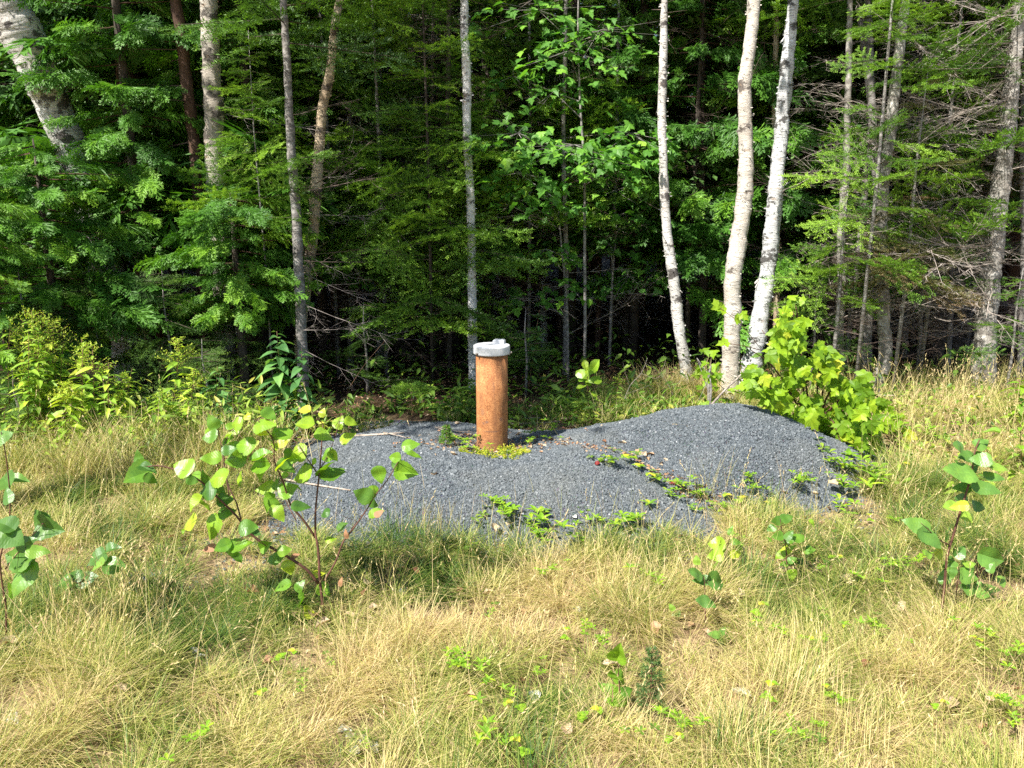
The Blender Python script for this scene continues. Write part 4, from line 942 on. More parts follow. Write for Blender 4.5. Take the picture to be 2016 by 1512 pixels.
birch('crooked tan birch crossing the straight gray trunk, left of centre', [(598, 765, 24), (592, 660, 22), (603, 560, 22), (612, 490, 21), (621, 400, 22), (628, 300, 21), (634, 220, 18), (648, 150, 18), (655, 90, 17), (660, 40, 15), (669, 0, 14)], 6.4, 'birch_yellow', 7.5, 107, (4.2, 7.3, 1.2, 8, 100), nst=10)
birch('far thin birch with flaky white bark right of the birch behind the pipe', [(1070, 620, 14), (1068, 480, 14), (1072, 400, 13), (1074, 330, 13), (1076, 250, 13), (1077, 180, 13), (1080, 110, 12), (1088, 0, 11)], 9.3, 'birch', 8, 108, None)
# dark and gray trunks ----------------------------------------------
def stem(label, pts, Y, bark, seed, ztop=6.5, dead=None, name='conifer_tree', cat='conifer', live=None, leanY=0, group=None, sides=10, tpl=None, fol='fir', **kw):
    root, p, rr, pp, r = big_tree(name, label, cat, pts, Y, bark, ztop, seed, leanY=leanY, group=group, sides=sides, **kw)
    if dead: dead_limbs(root, pp, *dead[:4], r, *(dead[4:]))
    if live:
        mb = MB(); bm = MB()
        for L_ in live: place_branches(mb, tpl or FIR, pp, L_['z'][0], L_['z'][1], L_['n'], L_['R'][0], L_['R'][1], r, az=L_.get('az'), spread=L_.get('sp'), tint=L_.get('t', .5), pitch=L_.get('p', (-.15, .2)), bmb=bm)
        mb.absorb(bm, 1); mb.build('crown', [fol, 'darktwig'], root)
    return root, pp, rr, r
TOPS = dict(z=(4.3, 6.6), n=22, R=(.9, .4), t=.45)
stem('straight gray fir trunk beside the crooked tan birch', [(598, 792, 24), (596, 700, 22), (591, 600, 21), (587, 500, 20), (582, 400, 19), (574, 300, 18), (569, 220, 16), (566, 140, 15), (560, 40, 14), (558, 0, 14)], 6.0, 'bark_gray', 201, 6.2, dead=(.9, 2.2, 6, (.7, .6), -.15, .9, 'darktwig'), live=[dict(z=(2.7, 6), n=46, R=(1.2, .4), t=.45), dict(z=(1.75, 1.95), n=2, R=(.45, .45), t=.85, az=-1.2, sp=.9)])
stem('reddish-brown cedar trunk with shreddy bark at the left', [(408, 700, 26), (400, 560, 25), (392, 400, 24), (384, 300, 23), (375, 220, 23), (364, 130, 22), (352, 40, 22), (346, 0, 22)], 6.6, 'bark_cedar', 202, 6.5, name='cedar_tree', cat='cedar', live=[dict(z=(.9, 6.3), n=50, R=(.75, .5), t=.45, p=(-.25, .15), az=2.2, sp=1.3)], tpl=CEDAR, fol='cedar')
stem('pale gray fir trunk with a swept curved foot on the right', [(1718, 765, 34), (1742, 715, 27), (1741, 650, 25), (1736, 560, 25), (1734, 480, 24), (1737, 380, 23), (1749, 300, 22), (1757, 220, 21), (1768, 120, 19), (1778, 40, 18), (1784, 0, 17)], 6.4, 'bark_fir', 203, 6.5, dead=(.5, 3.2, 20, (.7, .7), None, None), live=[TOPS])
stem('slightly thinner gray trunk close behind the swept-foot trunk', [(1703, 758, 24), (1704, 680, 22), (1712, 590, 22), (1722, 500, 20), (1728, 400, 18), (1722, 300, 16), (1716, 200, 15), (1712, 100, 14), (1708, 0, 13)], 6.9, 'bark_gray', 204, 6.0, dead=(.5, 3.0, 14, (.6, .6), None, None))
stem('slim gray fir trunk left of the swept-foot trunk', [(1652, 745, 17), (1653, 640, 17), (1657, 560, 17), (1656, 480, 16), (1660, 400, 15), (1666, 320, 14), (1668, 260, 13), (1670, 160, 12), (1674, 0, 11)], 6.8, 'bark_fir', 205, 5.5, dead=(.5, 2.6, 18, (.55, .55), None, None), live=[dict(z=(3.0, 5.4), n=24, R=(.9, .4), t=.5)])
stem('dark cherry trunk with horizontal lines leaning at the top right', [(1672, 640, 10), (1682, 560, 11), (1692, 470, 12), (1699, 400, 13), (1712, 300, 14), (1716, 240, 14), (1712, 170, 15), (1703, 100, 15), (1694, 30, 14), (1690, 0, 14)], 7.0, 'bark_cherry', 206, 6.5, name='cherry_tree', cat='cherry tree')
r17, pp17, rr17, rg17 = stem('thick lichen-gray fir trunk with bare limbs at the right edge', [(1934, 768, 50), (1938, 700, 42), (1943, 620, 39), (1950, 540, 38), (1960, 450, 36), (1970, 370, 36), (1978, 300, 33), (1985, 230, 32), (1994, 150, 28), (2003, 60, 24), (2008, 0, 22)], 6.6, 'bark_fir', 207, 6.8, dead=(.35, 3.4, 40, (1.1, 1.0), 3.1, .6, 'deadtwig', DEADF), live=[TOPS, dict(z=(1.0, 3.3), n=14, R=(1.1, 1.0), t=.6, az=3.0, sp=.45)])
dead_limbs(r17, pp17, .3, 3.3, 16, (.8, .8), rg17, -.4, .9, name='bare_twigs')
# more bare twigs and dead firs filling the right side
for i, (px, py, Y, w_, lab) in enumerate(((1868, 700, 7.4, 10, 'thin dead fir pole with bare twigs left of the thick right-edge trunk'), (1810, 700, 7.2, 9, 'thinnest bare fir pole between the curved-foot trunk and the thick trunk'),
                                          (2010, 700, 7.0, 12, 'bare twiggy fir pole cut by the right frame edge'), (1780, 690, 8.2, 12, 'dim gray pole behind the curved-foot trunk'))):
    stem(lab, [(px, py, w_), (px+6, 500, w_), (px+2, 300, w_), (px+10, 0, w_*.8)], Y, 'bark_gray', 230+i, 5.5, dead=(.3, 3.6, 26, (.8, .8), None, None, 'graytwig', DEADF), sides=7,
         live=[dict(z=(3.2, 5.4), n=26, R=(1.0, .4), t=.4), dict(z=(1.6, 3.2), n=10, R=(.7, .7), t=.45)])
# young firs --------------------------------------------------------
def young_fir(label, px, Y, h, Rr, n, seed, tint=.5, zlo=.5, w_=10, tpl=None, fol='fir', az=None, sp=None, pitch=(-.2, .15), pathtop=None, cat='young fir', name='fir_sapling', dead=0, power=.9, bark='bark_gray', tvar=.15):
    r = np.random.default_rng(seed); x0, y0 = P(px, 700, Y)[:2]; g0 = float(soil(x0, y0)); root = thing(name, (x0, y0, g0), label, cat)
    p = np.array([[x0, y0, g0-.05], [x0+.01, y0, g0+h*.4], [x0-.01, y0, g0+h*.75], [x0, y0, g0+h]]); mb = MB(); s = w_*M_PX(px, 500, Y)*.5
    mb.tube(p, [s, s*.8, s*.5, s*.15], 7); mb.build('trunk', bark, root)
    mb = MB(); bm = MB(); place_branches(mb, tpl or FIR, p, g0+zlo, g0+h*.98, n, Rr, .16, r, az=az, spread=sp, tint=tint, pitch=pitch, bmb=bm, br=.004, power=power, tvar=tvar)
    if dead: place_branches(bm, DEAD, p, g0+.2, g0+zlo+.2, dead, Rr*.7, Rr*.7, r)
    mb.absorb(bm, 1); mb.build('crown', [fol, 'darktwig'], root); return root
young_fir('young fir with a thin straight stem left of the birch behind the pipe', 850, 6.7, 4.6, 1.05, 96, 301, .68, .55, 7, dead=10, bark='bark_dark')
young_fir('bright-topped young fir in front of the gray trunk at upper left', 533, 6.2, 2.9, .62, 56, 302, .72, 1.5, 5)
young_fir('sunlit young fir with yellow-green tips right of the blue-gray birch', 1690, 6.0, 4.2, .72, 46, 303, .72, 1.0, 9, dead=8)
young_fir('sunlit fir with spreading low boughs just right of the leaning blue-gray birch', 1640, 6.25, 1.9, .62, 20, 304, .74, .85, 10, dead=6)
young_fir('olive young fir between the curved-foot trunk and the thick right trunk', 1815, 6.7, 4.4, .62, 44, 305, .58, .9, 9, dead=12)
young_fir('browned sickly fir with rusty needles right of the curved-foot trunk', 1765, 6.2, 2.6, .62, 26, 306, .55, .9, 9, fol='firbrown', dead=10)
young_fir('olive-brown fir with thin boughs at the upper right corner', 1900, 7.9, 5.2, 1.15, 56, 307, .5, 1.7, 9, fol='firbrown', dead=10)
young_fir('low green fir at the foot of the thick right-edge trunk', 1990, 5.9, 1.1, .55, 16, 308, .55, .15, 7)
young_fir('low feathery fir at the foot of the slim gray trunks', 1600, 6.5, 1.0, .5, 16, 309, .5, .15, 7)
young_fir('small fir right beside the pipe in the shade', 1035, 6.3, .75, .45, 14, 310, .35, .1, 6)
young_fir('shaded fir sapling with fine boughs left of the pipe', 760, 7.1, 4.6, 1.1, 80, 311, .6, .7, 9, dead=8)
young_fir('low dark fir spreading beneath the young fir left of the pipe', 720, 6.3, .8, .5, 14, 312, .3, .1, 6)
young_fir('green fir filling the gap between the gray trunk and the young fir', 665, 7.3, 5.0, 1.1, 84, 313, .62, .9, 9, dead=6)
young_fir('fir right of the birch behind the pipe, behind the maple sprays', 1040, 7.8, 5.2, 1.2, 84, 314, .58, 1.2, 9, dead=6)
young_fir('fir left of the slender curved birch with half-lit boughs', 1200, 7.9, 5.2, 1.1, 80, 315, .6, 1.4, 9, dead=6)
# spruce thicket low at the left
for i, (px, Y, h_, R_, n_, lab) in enumerate(((195, 5.9, 1.12, .75, 26, 'dark spruce sapling with layered boughs above the goldenrod'), (335, 5.85, 1.10, .75, 26, 'spruce sapling with light tips in the middle of the left thicket'),
     (470, 6.2, 1.0, .7, 22, 'dark spruce sapling just left of the tall broad-leaved herb'), (60, 5.6, 1.2, .7, 20, 'dark spruce sapling behind the tallest goldenrod'), (20, 4.7, .55, .45, 14, 'low blue-green spruce at the left frame edge below the cedar'), (400, 5.6, .6, .5, 14, 'lowest spruce sapling under the thicket, left of the tall herb'))):
    young_fir(lab, px, Y, h_, R_*.95, int(n_*1.5), 320+i, .66, .1, 6, tpl=SPRUCE, fol='spruce', cat='spruce sapling', name='spruce_sapling', power=.8)
# cedars --------------------------------------------------------------
def cedar(label, px, Y, h, zlo, Rr, n, seed, tint=.5, w_=18, az=None, sp=None, Rt=.5, leanx=0, tpl=CEDAR, group=None):
    r = np.random.default_rng(seed); x0, y0 = P(px, 700, Y)[:2]; g0 = float(soil(x0, y0)); root = thing('cedar_tree', (x0, y0, g0), label, 'cedar', group)
    p = np.array([[x0, y0, g0-.1], [x0+leanx*.3, y0, g0+h*.3], [x0+leanx*.7, y0, g0+h*.7], [x0+leanx, y0, g0+h]]); mb = MB(); s = w_*M_PX(px, 500, Y)*.5
    mb.tube(p, [s*1.15, s, s*.6, s*.15], 9); mb.build('trunk', 'bark_dark', root)
    mb = MB(); bm = MB(); place_branches(mb, tpl, p, g0+zlo, g0+h*.98, n, Rr, Rt, r, az=az, spread=sp, tint=tint, pitch=(-.35, .12), bmb=bm, br=.007, tvar=.13, power=1.)
    mb.absorb(bm, 1); mb.build('crown', ['cedar', 'bark_cedar'], root); return root
cedar('bushy cedar with bright fronds at the left frame edge', -60, 5.0, 1.9, .3, .62, 48, 401, .74, Rt=.3)
cedar('small bright cedar behind the far-left goldenrod at the frame edge', 12, 4.95, 1.22, .2, .34, 34, 415, .8, w_=8, Rt=.15)
cedar('low cedar whose drooping fronds cover the foot of the leaning birch', 120, 6.0, 2.05, .6, .85, 84, 402, .6)
cedar('tall dark cedar directly behind the leaning white birch', 170, 8.3, 6.5, .75, 1.1, 80, 412, .45)
cedar('dense cedar between the leaning birch and the pale birch trunk', 300, 6.6, 6.5, .8, .72, 130, 403, .55)
cedar('fresh green cedar with fronds in front of the pale birch trunk', 478, 6.1, 1.7, .7, .5, 64, 404, .68)
cedar('cedar in the left corner behind the leaning white birch', -60, 8.2, 7, .7, 1.2, 80, 405, .45)
cedar('cedar close behind the slender curved white birch', 1350, 7.9, 6.5, .75, 1.0, 110, 406, .56, w_=9)
cedar('cedar with light fronds between the thickest and the blue-gray birches', 1510, 8.1, 6.5, .9, 1.05, 100, 407, .6)
cedar('dark cedar left of the slender curved birch', 1245, 8.3, 7, 1.2, 1.1, 70, 408, .42)
cedar('cedar standing back behind the slim gray trunks on the right', 1610, 8.3, 7, .9, 1.1, 70, 409, .5)
cedar('cedar filling the gap behind the straight gray trunk', 520, 7.3, 6.5, .9, .9, 70, 413, .5)
cedar('cedar behind the birch that stands behind the pipe', 960, 8.6, 7, 1.3, 1.0, 60, 414, .42)
cedar('shaded cedar behind the crooked tan birch', 640, 8.2, 7, 1.0, 1.2, 70, 410, .42)
# maple understorey --------------------------------------------------
def maple_sapling(label, pts, Y, layers, seed, mat='maple', size=.085, stemmat='bark_gray', tint=.5, name='maple_sapling', spread=.5):
    "layers: (px, py, dY, half width px, count)"
    r = np.random.default_rng(seed); p = pline([(a[0], a[1]) for a in pts], Y, 4); g0 = float(soil(p[0][0], p[0][1])); root = thing(name, (p[0][0], p[0][1], g0), label, 'maple sapling')
    st = MB(); lf = MB(); q = np.vstack([[p[0][0], p[0][1], g0-.03], p]); st.tube(q, np.linspace(.016, .006, len(q)), 7)
    for px, py, dY, hw, n in layers:
        c = P(px, py, Y+dY); s = M_PX(px, py, Y); j = np.argmin(np.abs(q[:, 2]-(c[2]-.25))); twigs(st, q[j], c, .005)
        x = r.uniform(-hw, hw, n)*s; yy = r.uniform(-.35, .35, n); zz = .06*r.normal(size=n)-.12*np.abs(x/(hw*s))
        o = c+np.stack([x, yy, zz], 1); k = max(3, n//6); ends = o[r.integers(0, n, k)]; twigs(st, np.repeat(c[None], k, 0), ends, .0028)
        d = nrm(np.stack([np.sign(x)*.5+.6*r.normal(size=n), -.55+.5*r.normal(size=n), -.32+.2*r.normal(size=n)], 1))
        nn = np.stack([.35*r.normal(size=n), -.25+.3*r.normal(size=n), np.ones(n)], 1)
        l = size*(.65+.6*r.random(n)); tn = np.clip(tint+.15*r.normal(size=n), 0, 1); zv = r.random(n); F = frames(d, nn, l, l*1.05)
        for k5 in range(5): lf.inst(VARIANTS[id(MAPLE)][k5], F[k5::5], o[k5::5], tn[k5::5], zvar=zv[k5::5])
    st.build('stem', stemmat, root); lf.build('leaves', mat, root); return root
maple_sapling('shade maple sapling spreading wide leaf layers above and right of the pipe', [(1152, 640), (1151, 480), (1150, 330), (1142, 200), (1138, 60), (1140, -60)], 6.9,
   [(1020, 262, -.3, 90, 75), (1130, 285, -.5, 130, 95), (1240, 262, -.2, 90, 80), (1180, 318, -.4, 70, 50), (1110, 300, -.3, 120, 50), (1240, 300, -.4, 60, 40), (1060, 20, 0, 130, 80), (1180, 60, 0, 120, 80), (1120, 100, -.2, 90, 50), (1010, 150, .2, 60, 40), (1090, 180, 0, 60, 35)], 501, tint=.48)
maple_sapling('lower shade maple with a bright leaf spray just right of the straight birch', [(1118, 720), (1116, 600), (1105, 480), (1098, 400)], 7.1,
   [(1020, 340, -.5, 75, 55), (1080, 385, -.4, 60, 45), (1010, 385, -.3, 60, 30), (1075, 490, 0, 70, 45), (1120, 560, 0, 60, 34), (1050, 575, .1, 50, 26)], 502, tint=.52)
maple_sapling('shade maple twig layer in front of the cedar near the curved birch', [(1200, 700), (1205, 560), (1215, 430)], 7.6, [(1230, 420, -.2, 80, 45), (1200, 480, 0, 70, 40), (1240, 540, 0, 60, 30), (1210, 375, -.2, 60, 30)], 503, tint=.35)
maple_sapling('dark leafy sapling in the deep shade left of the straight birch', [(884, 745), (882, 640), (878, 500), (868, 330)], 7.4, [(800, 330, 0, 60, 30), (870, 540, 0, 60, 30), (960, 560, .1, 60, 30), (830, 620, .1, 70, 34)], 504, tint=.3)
# the bright maple bush over the right heap
def bush():
    r = np.random.default_rng(510); b = on(*P(1600, 850, 5.05)[:2]); root = thing('maple_bush', b, 'bright yellow-green maple bush arching over the right end of the gravel heap', 'maple bush')
    st = MB(); lf = MB(); nodes = []
    limbs = [([(1600, 860), (1590, 780), (1578, 700), (1566, 640), (1558, 590)], (0, .1)), ([(1600, 860), (1560, 780), (1520, 720), (1480, 690)], (0, -.45)), ([(1600, 860), (1560, 800), (1520, 765), (1450, 762)], (0, -.80)),
             ([(1600, 860), (1620, 770), (1600, 700), (1560, 660)], (0, -.2)), ([(1600, 860), (1650, 790), (1700, 790), (1790, 890)], (0, -.35)), ([(1600, 860), (1640, 760), (1690, 760), (1770, 810)], (0, -.1)),
             ([(1600, 860), (1640, 800), (1690, 840), (1740, 910)], (0, -.5)), ([(1600, 860), (1600, 800), (1640, 830), (1660, 890)], (0, -.6)), ([(1600, 860), (1580, 800), (1560, 800), (1545, 830)], (0, -.45)),
             ([(1600, 860), (1580, 760), (1540, 700), (1500, 650)], (0, 0)), ([(1600, 860), (1610, 760), (1620, 700), (1640, 680)], (0, .2)), ([(1560, 650), (1570, 620), (1560, 585)], (0, .05))]
    for pts, off in limbs:
        p = pline(pts, 5.05+np.linspace(off[0], off[1], len(pts))); nodes.append(p); st.tube(p, np.linspace(.008, .0024, len(p)), 5)
    A = np.concatenate(nodes)
    poly = [(1552, 585), (1575, 600), (1605, 640), (1628, 690), (1690, 735), (1740, 790), (1785, 850), (1800, 905), (1760, 915), (1700, 890), (1650, 905), (1610, 870), (1560, 830), (1500, 800), (1468, 770), (1475, 725), (1465, 695), (1500, 655), (1540, 640)]
    def inside(x, y):
        c = False; j = len(poly)-1
        for i in range(len(poly)):
            if (poly[i][1] > y) != (poly[j][1] > y) and x < (poly[j][0]-poly[i][0])*(y-poly[i][1])/(poly[j][1]-poly[i][1])+poly[i][0]: c = not c
            j = i
        return c
    n = 0
    while n < 500:
        x = r.uniform(1455, 1805); y = r.uniform(575, 920)
        if not inside(x, y): continue
        gap = vnoise(x/100, y/100, .32, 77)
        if gap < -.22: continue
        j = np.argmin(((A-P(x, y, 4.9))[:, [0, 2]]**2).sum(1)); Y = A[j][1]+r.normal()*.16-.06
        a = r.normal()*.7+(-.9 if x > 1560 else -2.0 if x < 1500 else -1.4); L = r.uniform(14, 34) if y > 640 else r.uniform(12, 24)
        c = pix_leaf(lf, MAPLE, x, y, L, math.degrees(a), Y, np.clip(.42+.26*r.normal()+(.25 if x > 1740 and y > 860 else 0), 0, 1), r, face=.45, wid=1.05)
        if r.random() < .5: twigs(st, A[j], c, .0012)
        n += 1
    for x, y, L, a in [(1418, 608, 26, 160), (1410, 598, 20, 120), (1455, 630, 22, -20), (1422, 675, 24, 190), (1468, 622, 20, -40), (1562, 582, 20, 30), (1575, 590, 18, 160), (1548, 610, 26, 60), (1590, 630, 28, 10)]:
        pix_leaf(lf, MAPLE, x, y, L, a, 5.0, .6, r)
    for x, y, L, a in [(1470, 765, 28, 200), (1488, 775, 28, 230), (1505, 768, 28, 160), (1525, 780, 28, 250), (1545, 790, 28, 280), (1500, 792, 24, 210), (1520, 800, 26, 300), (1550, 805, 26, 240), (1455, 760, 24, 180), (1570, 812, 28, 290), (1540, 770, 26, 30), (1480, 788, 22, 250), (1585, 832, 26, 280), (1600, 845, 24, 300)]:
        pix_leaf(lf, MAPLE, x, y, L, a, 4.22 if x < 1560 else 4.4, .5, r, face=.2)
    st.tube(pline([(1500, 690), (1460, 640), (1418, 606)], 5.0), .002, 4); st.tube(pline([(1500, 690), (1460, 680), (1425, 676)], 5.0), .002, 4)
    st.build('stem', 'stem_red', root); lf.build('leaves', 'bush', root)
bush()
maple_sapling('little maple seedling with three leaf tiers at the foot of the thickest birch', [(1396, 785), (1396, 740), (1400, 720)], 5.5, [(1400, 735, 0, 30, 12), (1372, 705, 0, 22, 7), (1425, 765, 0, 26, 8)], 511, mat='bush', size=.075, tint=.3)
# ------------------------------------------------------------------ deep forest
bg_labels = {}
r = np.random.default_rng(600)
def forest_tree(kind, seed, H):
    rr_ = np.random.default_rng(seed); mb = MB(); p = np.array([[0, 0, -.3], [.02, 0, H*.3], [-.03, .02, H*.65], [0, 0, H]]); mb.tube(p, [.13, .10, .065, .015], 8, rough=.1, rng=rr_)
    cr = MB(); dd = MB()
    if kind == 'cedar': place_branches(cr, CEDAR_LO, p, 1.1, H*.98, 120, 1.6, .4, rr_, pitch=(-.3, .15), tint=.5, power=1., tvar=.2)
    elif kind == 'fir': place_branches(cr, FIR_LO, p, 1.6, H*.98, 130, 1.6, .3, rr_, tint=.42, power=1.); place_branches(dd, DEAD, p, .4, 2.6, 26, 1.1, 1., rr_)
    else: place_branches(cr, FIR_LO, p, 2.6, H*.98, 120, 1.5, .3, rr_, tint=.35, power=1.); place_branches(dd, DEAD, p, .3, 3.8, 50, 1.1, 1., rr_)
    return mb, cr, dd
protos = []
for kind, sd, H in (('cedar', 1, 9.5), ('fir', 2, 10.5), ('bare', 3, 11), ('cedar', 4, 8), ('bare', 5, 9.5)):
    mb, cr, dd = forest_tree(kind, 600+sd, H)
    ms = dict(trunk=mb.mesh('trunk', 'bark_cedar' if kind == 'cedar' else 'bark_dark'), crown=cr.mesh('crown', 'cedar' if kind == 'cedar' else 'spruce'))
    if dd.n: ms['dead_branches'] = dd.mesh('dead_branches', 'darktwig')
    protos.append((kind, ms))
def put_tree(k, loc, rz, s, label, group):
    kind, ms = protos[k]; root = thing('cedar_tree' if kind == 'cedar' else 'conifer_tree', loc, label, 'cedar' if kind == 'cedar' else 'conifer', group)
    root.rotation_euler = (0, 0, rz); root.scale = (s, s, s)
    for nm, me in ms.items(): o = bpy.data.objects.new(nm, me); COL.objects.link(o); o.parent = root
GL = {'cedar': ('shaded cedar deep in the forest among the dark trunks', 'cedars deep in the forest'), 'fir': ('shaded fir deep in the forest behind the front trees', 'firs deep in the forest'), 'bare': ('dark conifer with bare lower twigs deep in the forest', 'bare-stemmed conifers deep in the forest')}
pos = []
def try_put(x, y, dmin):
    if all((x-a)**2+(y-b)**2 > dmin**2 for a, b in pos): pos.append((x, y)); return True
for yr, n, dmin in (((7.9, 10.2), 26, .95), ((10.2, 14), 34, 1.35), ((14, 20), 46, 1.6)):
    c = 0; t_ = 0
    while c < n and t_ < 4000:
        t_ += 1; y = r.uniform(*yr); x = r.uniform(-.85*y-.5, .85*y+.5)
        if not try_put(x, y, dmin): continue
        k = r.choice(5, p=[.16, .22, .28, .12, .22]) if y < 10.2 else r.choice(5, p=[.2, .3, .15, .2, .15])
        if y < 10.2 and -1.6 < x < 1.6: k = r.choice([2, 4, 1], p=[.4, .4, .2])
        put_tree(k, (x, y, float(soil(x, y))), r.uniform(0, 6.28), r.uniform(.75, 1.15), *GL[protos[k][0]]); c += 1
print('forest trees', len(pos))
# thin poles and dead twigs in the dark middle
for i, (px, pyb, Y, w_, bark, lab) in enumerate(((1112, 715, 7.4, 10, 'bark_gray', 'thin gray pole right of the pipe in the shade'), (883, 752, 7.3, 11, 'bark_dark', 'mossy gray pole just left of the birch behind the pipe'), (852, 760, 7.6, 8, 'bark_dark', 'thin dark pole left of the mossy gray pole'),
      (1382, 700, 8.0, 16, 'bark_dark', 'dim dark trunk between the curved birch and the thickest birch'), (1230, 700, 9, 14, 'bark_dark', 'dark trunk in deep shade left of the curved white birch'), (790, 690, 8.6, 24, 'bark_dark', 'broad dark trunk in the upper middle, left of the straight birch'),
      (748, 690, 8.4, 16, 'bark_fir', 'pinkish-gray trunk beside the broad dark trunk'), (1176, 690, 8.8, 12, 'bark_cedar', 'reddish thin trunk behind the shade maple'), (690, 700, 7.8, 12, 'bark_gray', 'gray pole with bare branches right of the crooked tan birch'), (1527, 690, 7.6, 12, 'birch_yellow', 'far flaky birch pole between the blue-gray birch and the firs'),
      (1850, 690, 8.2, 12, 'birch_yellow', 'dim tan birch pole behind the right twig tangle'), (1000, 700, 8.4, 10, 'bark_dark', 'thin dark pole behind the pipe on its right'))):
    stem(lab, [(px, pyb, w_), (px+3, 500, w_), (px-3, 300, w_*.9), (px, 120, w_*.85), (px+2, 0, w_*.8)], Y, bark, 700+i, 6.5, dead=(.3, 3.4, 22, (.8, .7), None, None, 'darktwig' if i % 2 else 'deadtwig'), name='bare_pole', cat='thin tree', sides=8)
# the tangle of gray dead branches right of the gray trunk
root = thing('dead_branch', on(*P(640, 740, 6.2)[:2]), 'arching tangle of gray dead twigs between the gray trunk and the pipe', 'dead branches'); mb = MB(); rr_ = np.random.default_rng(44)
for px, py, ex, ey, Y in ((600, 540, 760, 600, 6.1), (600, 600, 800, 690, 6.0), (598, 650, 740, 640, 5.9), (600, 690, 760, 780, 5.9), (600, 420, 760, 450, 6.2), (590, 350, 720, 365, 6.2), (600, 500, 700, 560, 6.1), (440, 225, 700, 260, 6.5)):
    a = P(px, py, Y); b = P(ex, ey, Y-.2); L = np.linalg.norm(b-a); mb.inst(DEAD[rr_.integers(3)], frames((b-a)[None], np.array([[0, -.6, 1.]]), L*.9, L*.55), a[None])
mb.build('twigs', 'graytwig', root)
# ------------------------------------------------------------------ an added birch, out of view (its crown shades the ground behind the heap)
def shade_tree(label, x, y, H, zlo, Rr, nb, nl, seed):
    r_ = np.random.default_rng(seed); root = thing('birch_tree', on(x, y), label, 'birch tree'); p = np.array([[x, y, -.1], [x, y, H*.5], [x+.2, y, H]]); mb = MB(); mb.tube(p, [.11, .08, .02], 12, rough=.1, rng=r_); mb.build('trunk', 'birch', root)
    lf = MB(); bm = MB(); broad_crown(lf, bm, p, zlo, H, Rr, nb, nl, .09, r_); lf.absorb(bm, 1); lf.build('crown', ['birchleaf', 'birch'], root)
shade_tree('unseen tall birch added left of the frame to shade the ground behind the heap', -3.75, 2.35, 7.2, 5.0, 1.15, 22, 140, 801)
# ------------------------------------------------------------------ tall herbs at the left
def herb(label, bx, by, tx, ty, n, L, seed, mat='goldenrod', tpl=LANCE, tint=.5, plume=0, stemmat='stem_brown', name='goldenrod', cat='goldenrod', group=None, wid=1., Y=None, droop=.35, bare=.12, up=.25):
    r = np.random.default_rng(seed); b = G(bx, by) if Y is None else np.array([*P(bx, by, Y)[:2], 0]); b[2] = float(top(b[0], b[1])); e = P(tx, ty, b[1]-.02)
    root = thing(name, b, label, cat, group); st = MB(); lf = MB(); mid = (b+e)/2+.02*r.normal(size=3); t = np.linspace(0, 1, 9)[:, None]; p = b*(1-t)**2+2*mid*t*(1-t)+e*t*t
    H = np.linalg.norm(e-b); st.tube(p, np.linspace(.0036, .0014, 9), 5)
    u = bare+(1-bare)*(np.arange(n)+.5)/n; o = np.stack([np.interp(u, t[:, 0], p[:, j]) for j in range(3)], 1); a = np.arange(n)*2.4+.3*r.normal(size=n)
    d = np.stack([np.cos(a), np.sin(a), up-droop*(1-u)+.15*r.normal(size=n)], 1); l = L*1.2*(.75+.4*r.random(n))*np.where(u > .8, 1-.75*(u-.8)/.2, 1)
    lf.inst(tpl, frames(d, np.tile([0, 0, 1.], (n, 1))+.25*r.normal(size=(n, 3)), l, l*1.5*wid), o, np.clip(tint+.12*r.normal(size=n), 0, 1), zvar=r.random(n))
    if plume:
        m = plume; a = r.uniform(0, 6.28, m); f = r.random(m); o0 = np.stack([np.interp(1-.28*f, t[:, 0], p[:, j]) for j in range(3)], 1); pl = (.03+.10*f)*H/.6
        ed = o0+np.stack([np.cos(a)*pl, np.sin(a)*pl, pl*.55], 1); twigs(st, o0, ed, .0008)
        for k in range(9):
            q = o0+(ed-o0)*((k+1)/9.); dd = rdir(r, m)+np.array([0, 0, .6]); lf.inst(DIAM, frames(dd, rdir(r, m), .018, .0055), q, np.clip(tint+.2+.15*r.normal(size=m), 0, 1), zvar=r.random(m))
    st.build('stem', stemmat, root); lf.build('leaves', mat, root); return root
herb('tallest goldenrod with a pale feathery plume at the far left', 82, 885, 62, 612, 46, .085, 1, plume=46, tint=.5, Y=4.75)
herb('goldenrod leaning right beside the tallest one, orange bud on top', 100, 885, 95, 628, 40, .08, 2, plume=34, tint=.45, Y=4.8)
herb('goldenrod with a broad yellow plume nodding over the grass at left', 128, 915, 128, 755, 34, .10, 3, plume=60, tint=.72, Y=4.5)
herb('second yellow goldenrod just right of the nodding plume', 160, 915, 152, 770, 30, .09, 4, plume=40, tint=.68, Y=4.55)
herb('goldenrod with a fine-leaved top in front of the spruce thicket', 222, 880, 240, 735, 36, .07, 5, plume=30, tint=.5, Y=4.9)
herb('goldenrod on a bare dark stem with a bushy top, left of the tall herb', 325, 860, 352, 668, 22, .10, 6, plume=44, tint=.6, Y=5.05, bare=.3)
herb('short goldenrod with narrow upright leaves by the grass edge', 232, 915, 238, 835, 20, .07, 7, tint=.62, Y=4.6)
herb('leafy goldenrod between the two plumed goldenrods', 190, 890, 205, 720, 30, .08, 8, plume=16, tint=.45, Y=4.85)
herb('goldenrod half hidden behind the nodding yellow one', 60, 915, 55, 745, 30, .085, 9, plume=20, tint=.4, Y=4.6)
herb('dark leafy herb low at the left frame edge', 20, 925, 10, 800, 26, .08, 10, tint=.25, Y=4.5)
herb('goldenrod with drooping yellow leaves in the middle left', 278, 890, 285, 790, 20, .09, 11, tint=.6, Y=4.8)
rq2 = np.random.default_rng(404)
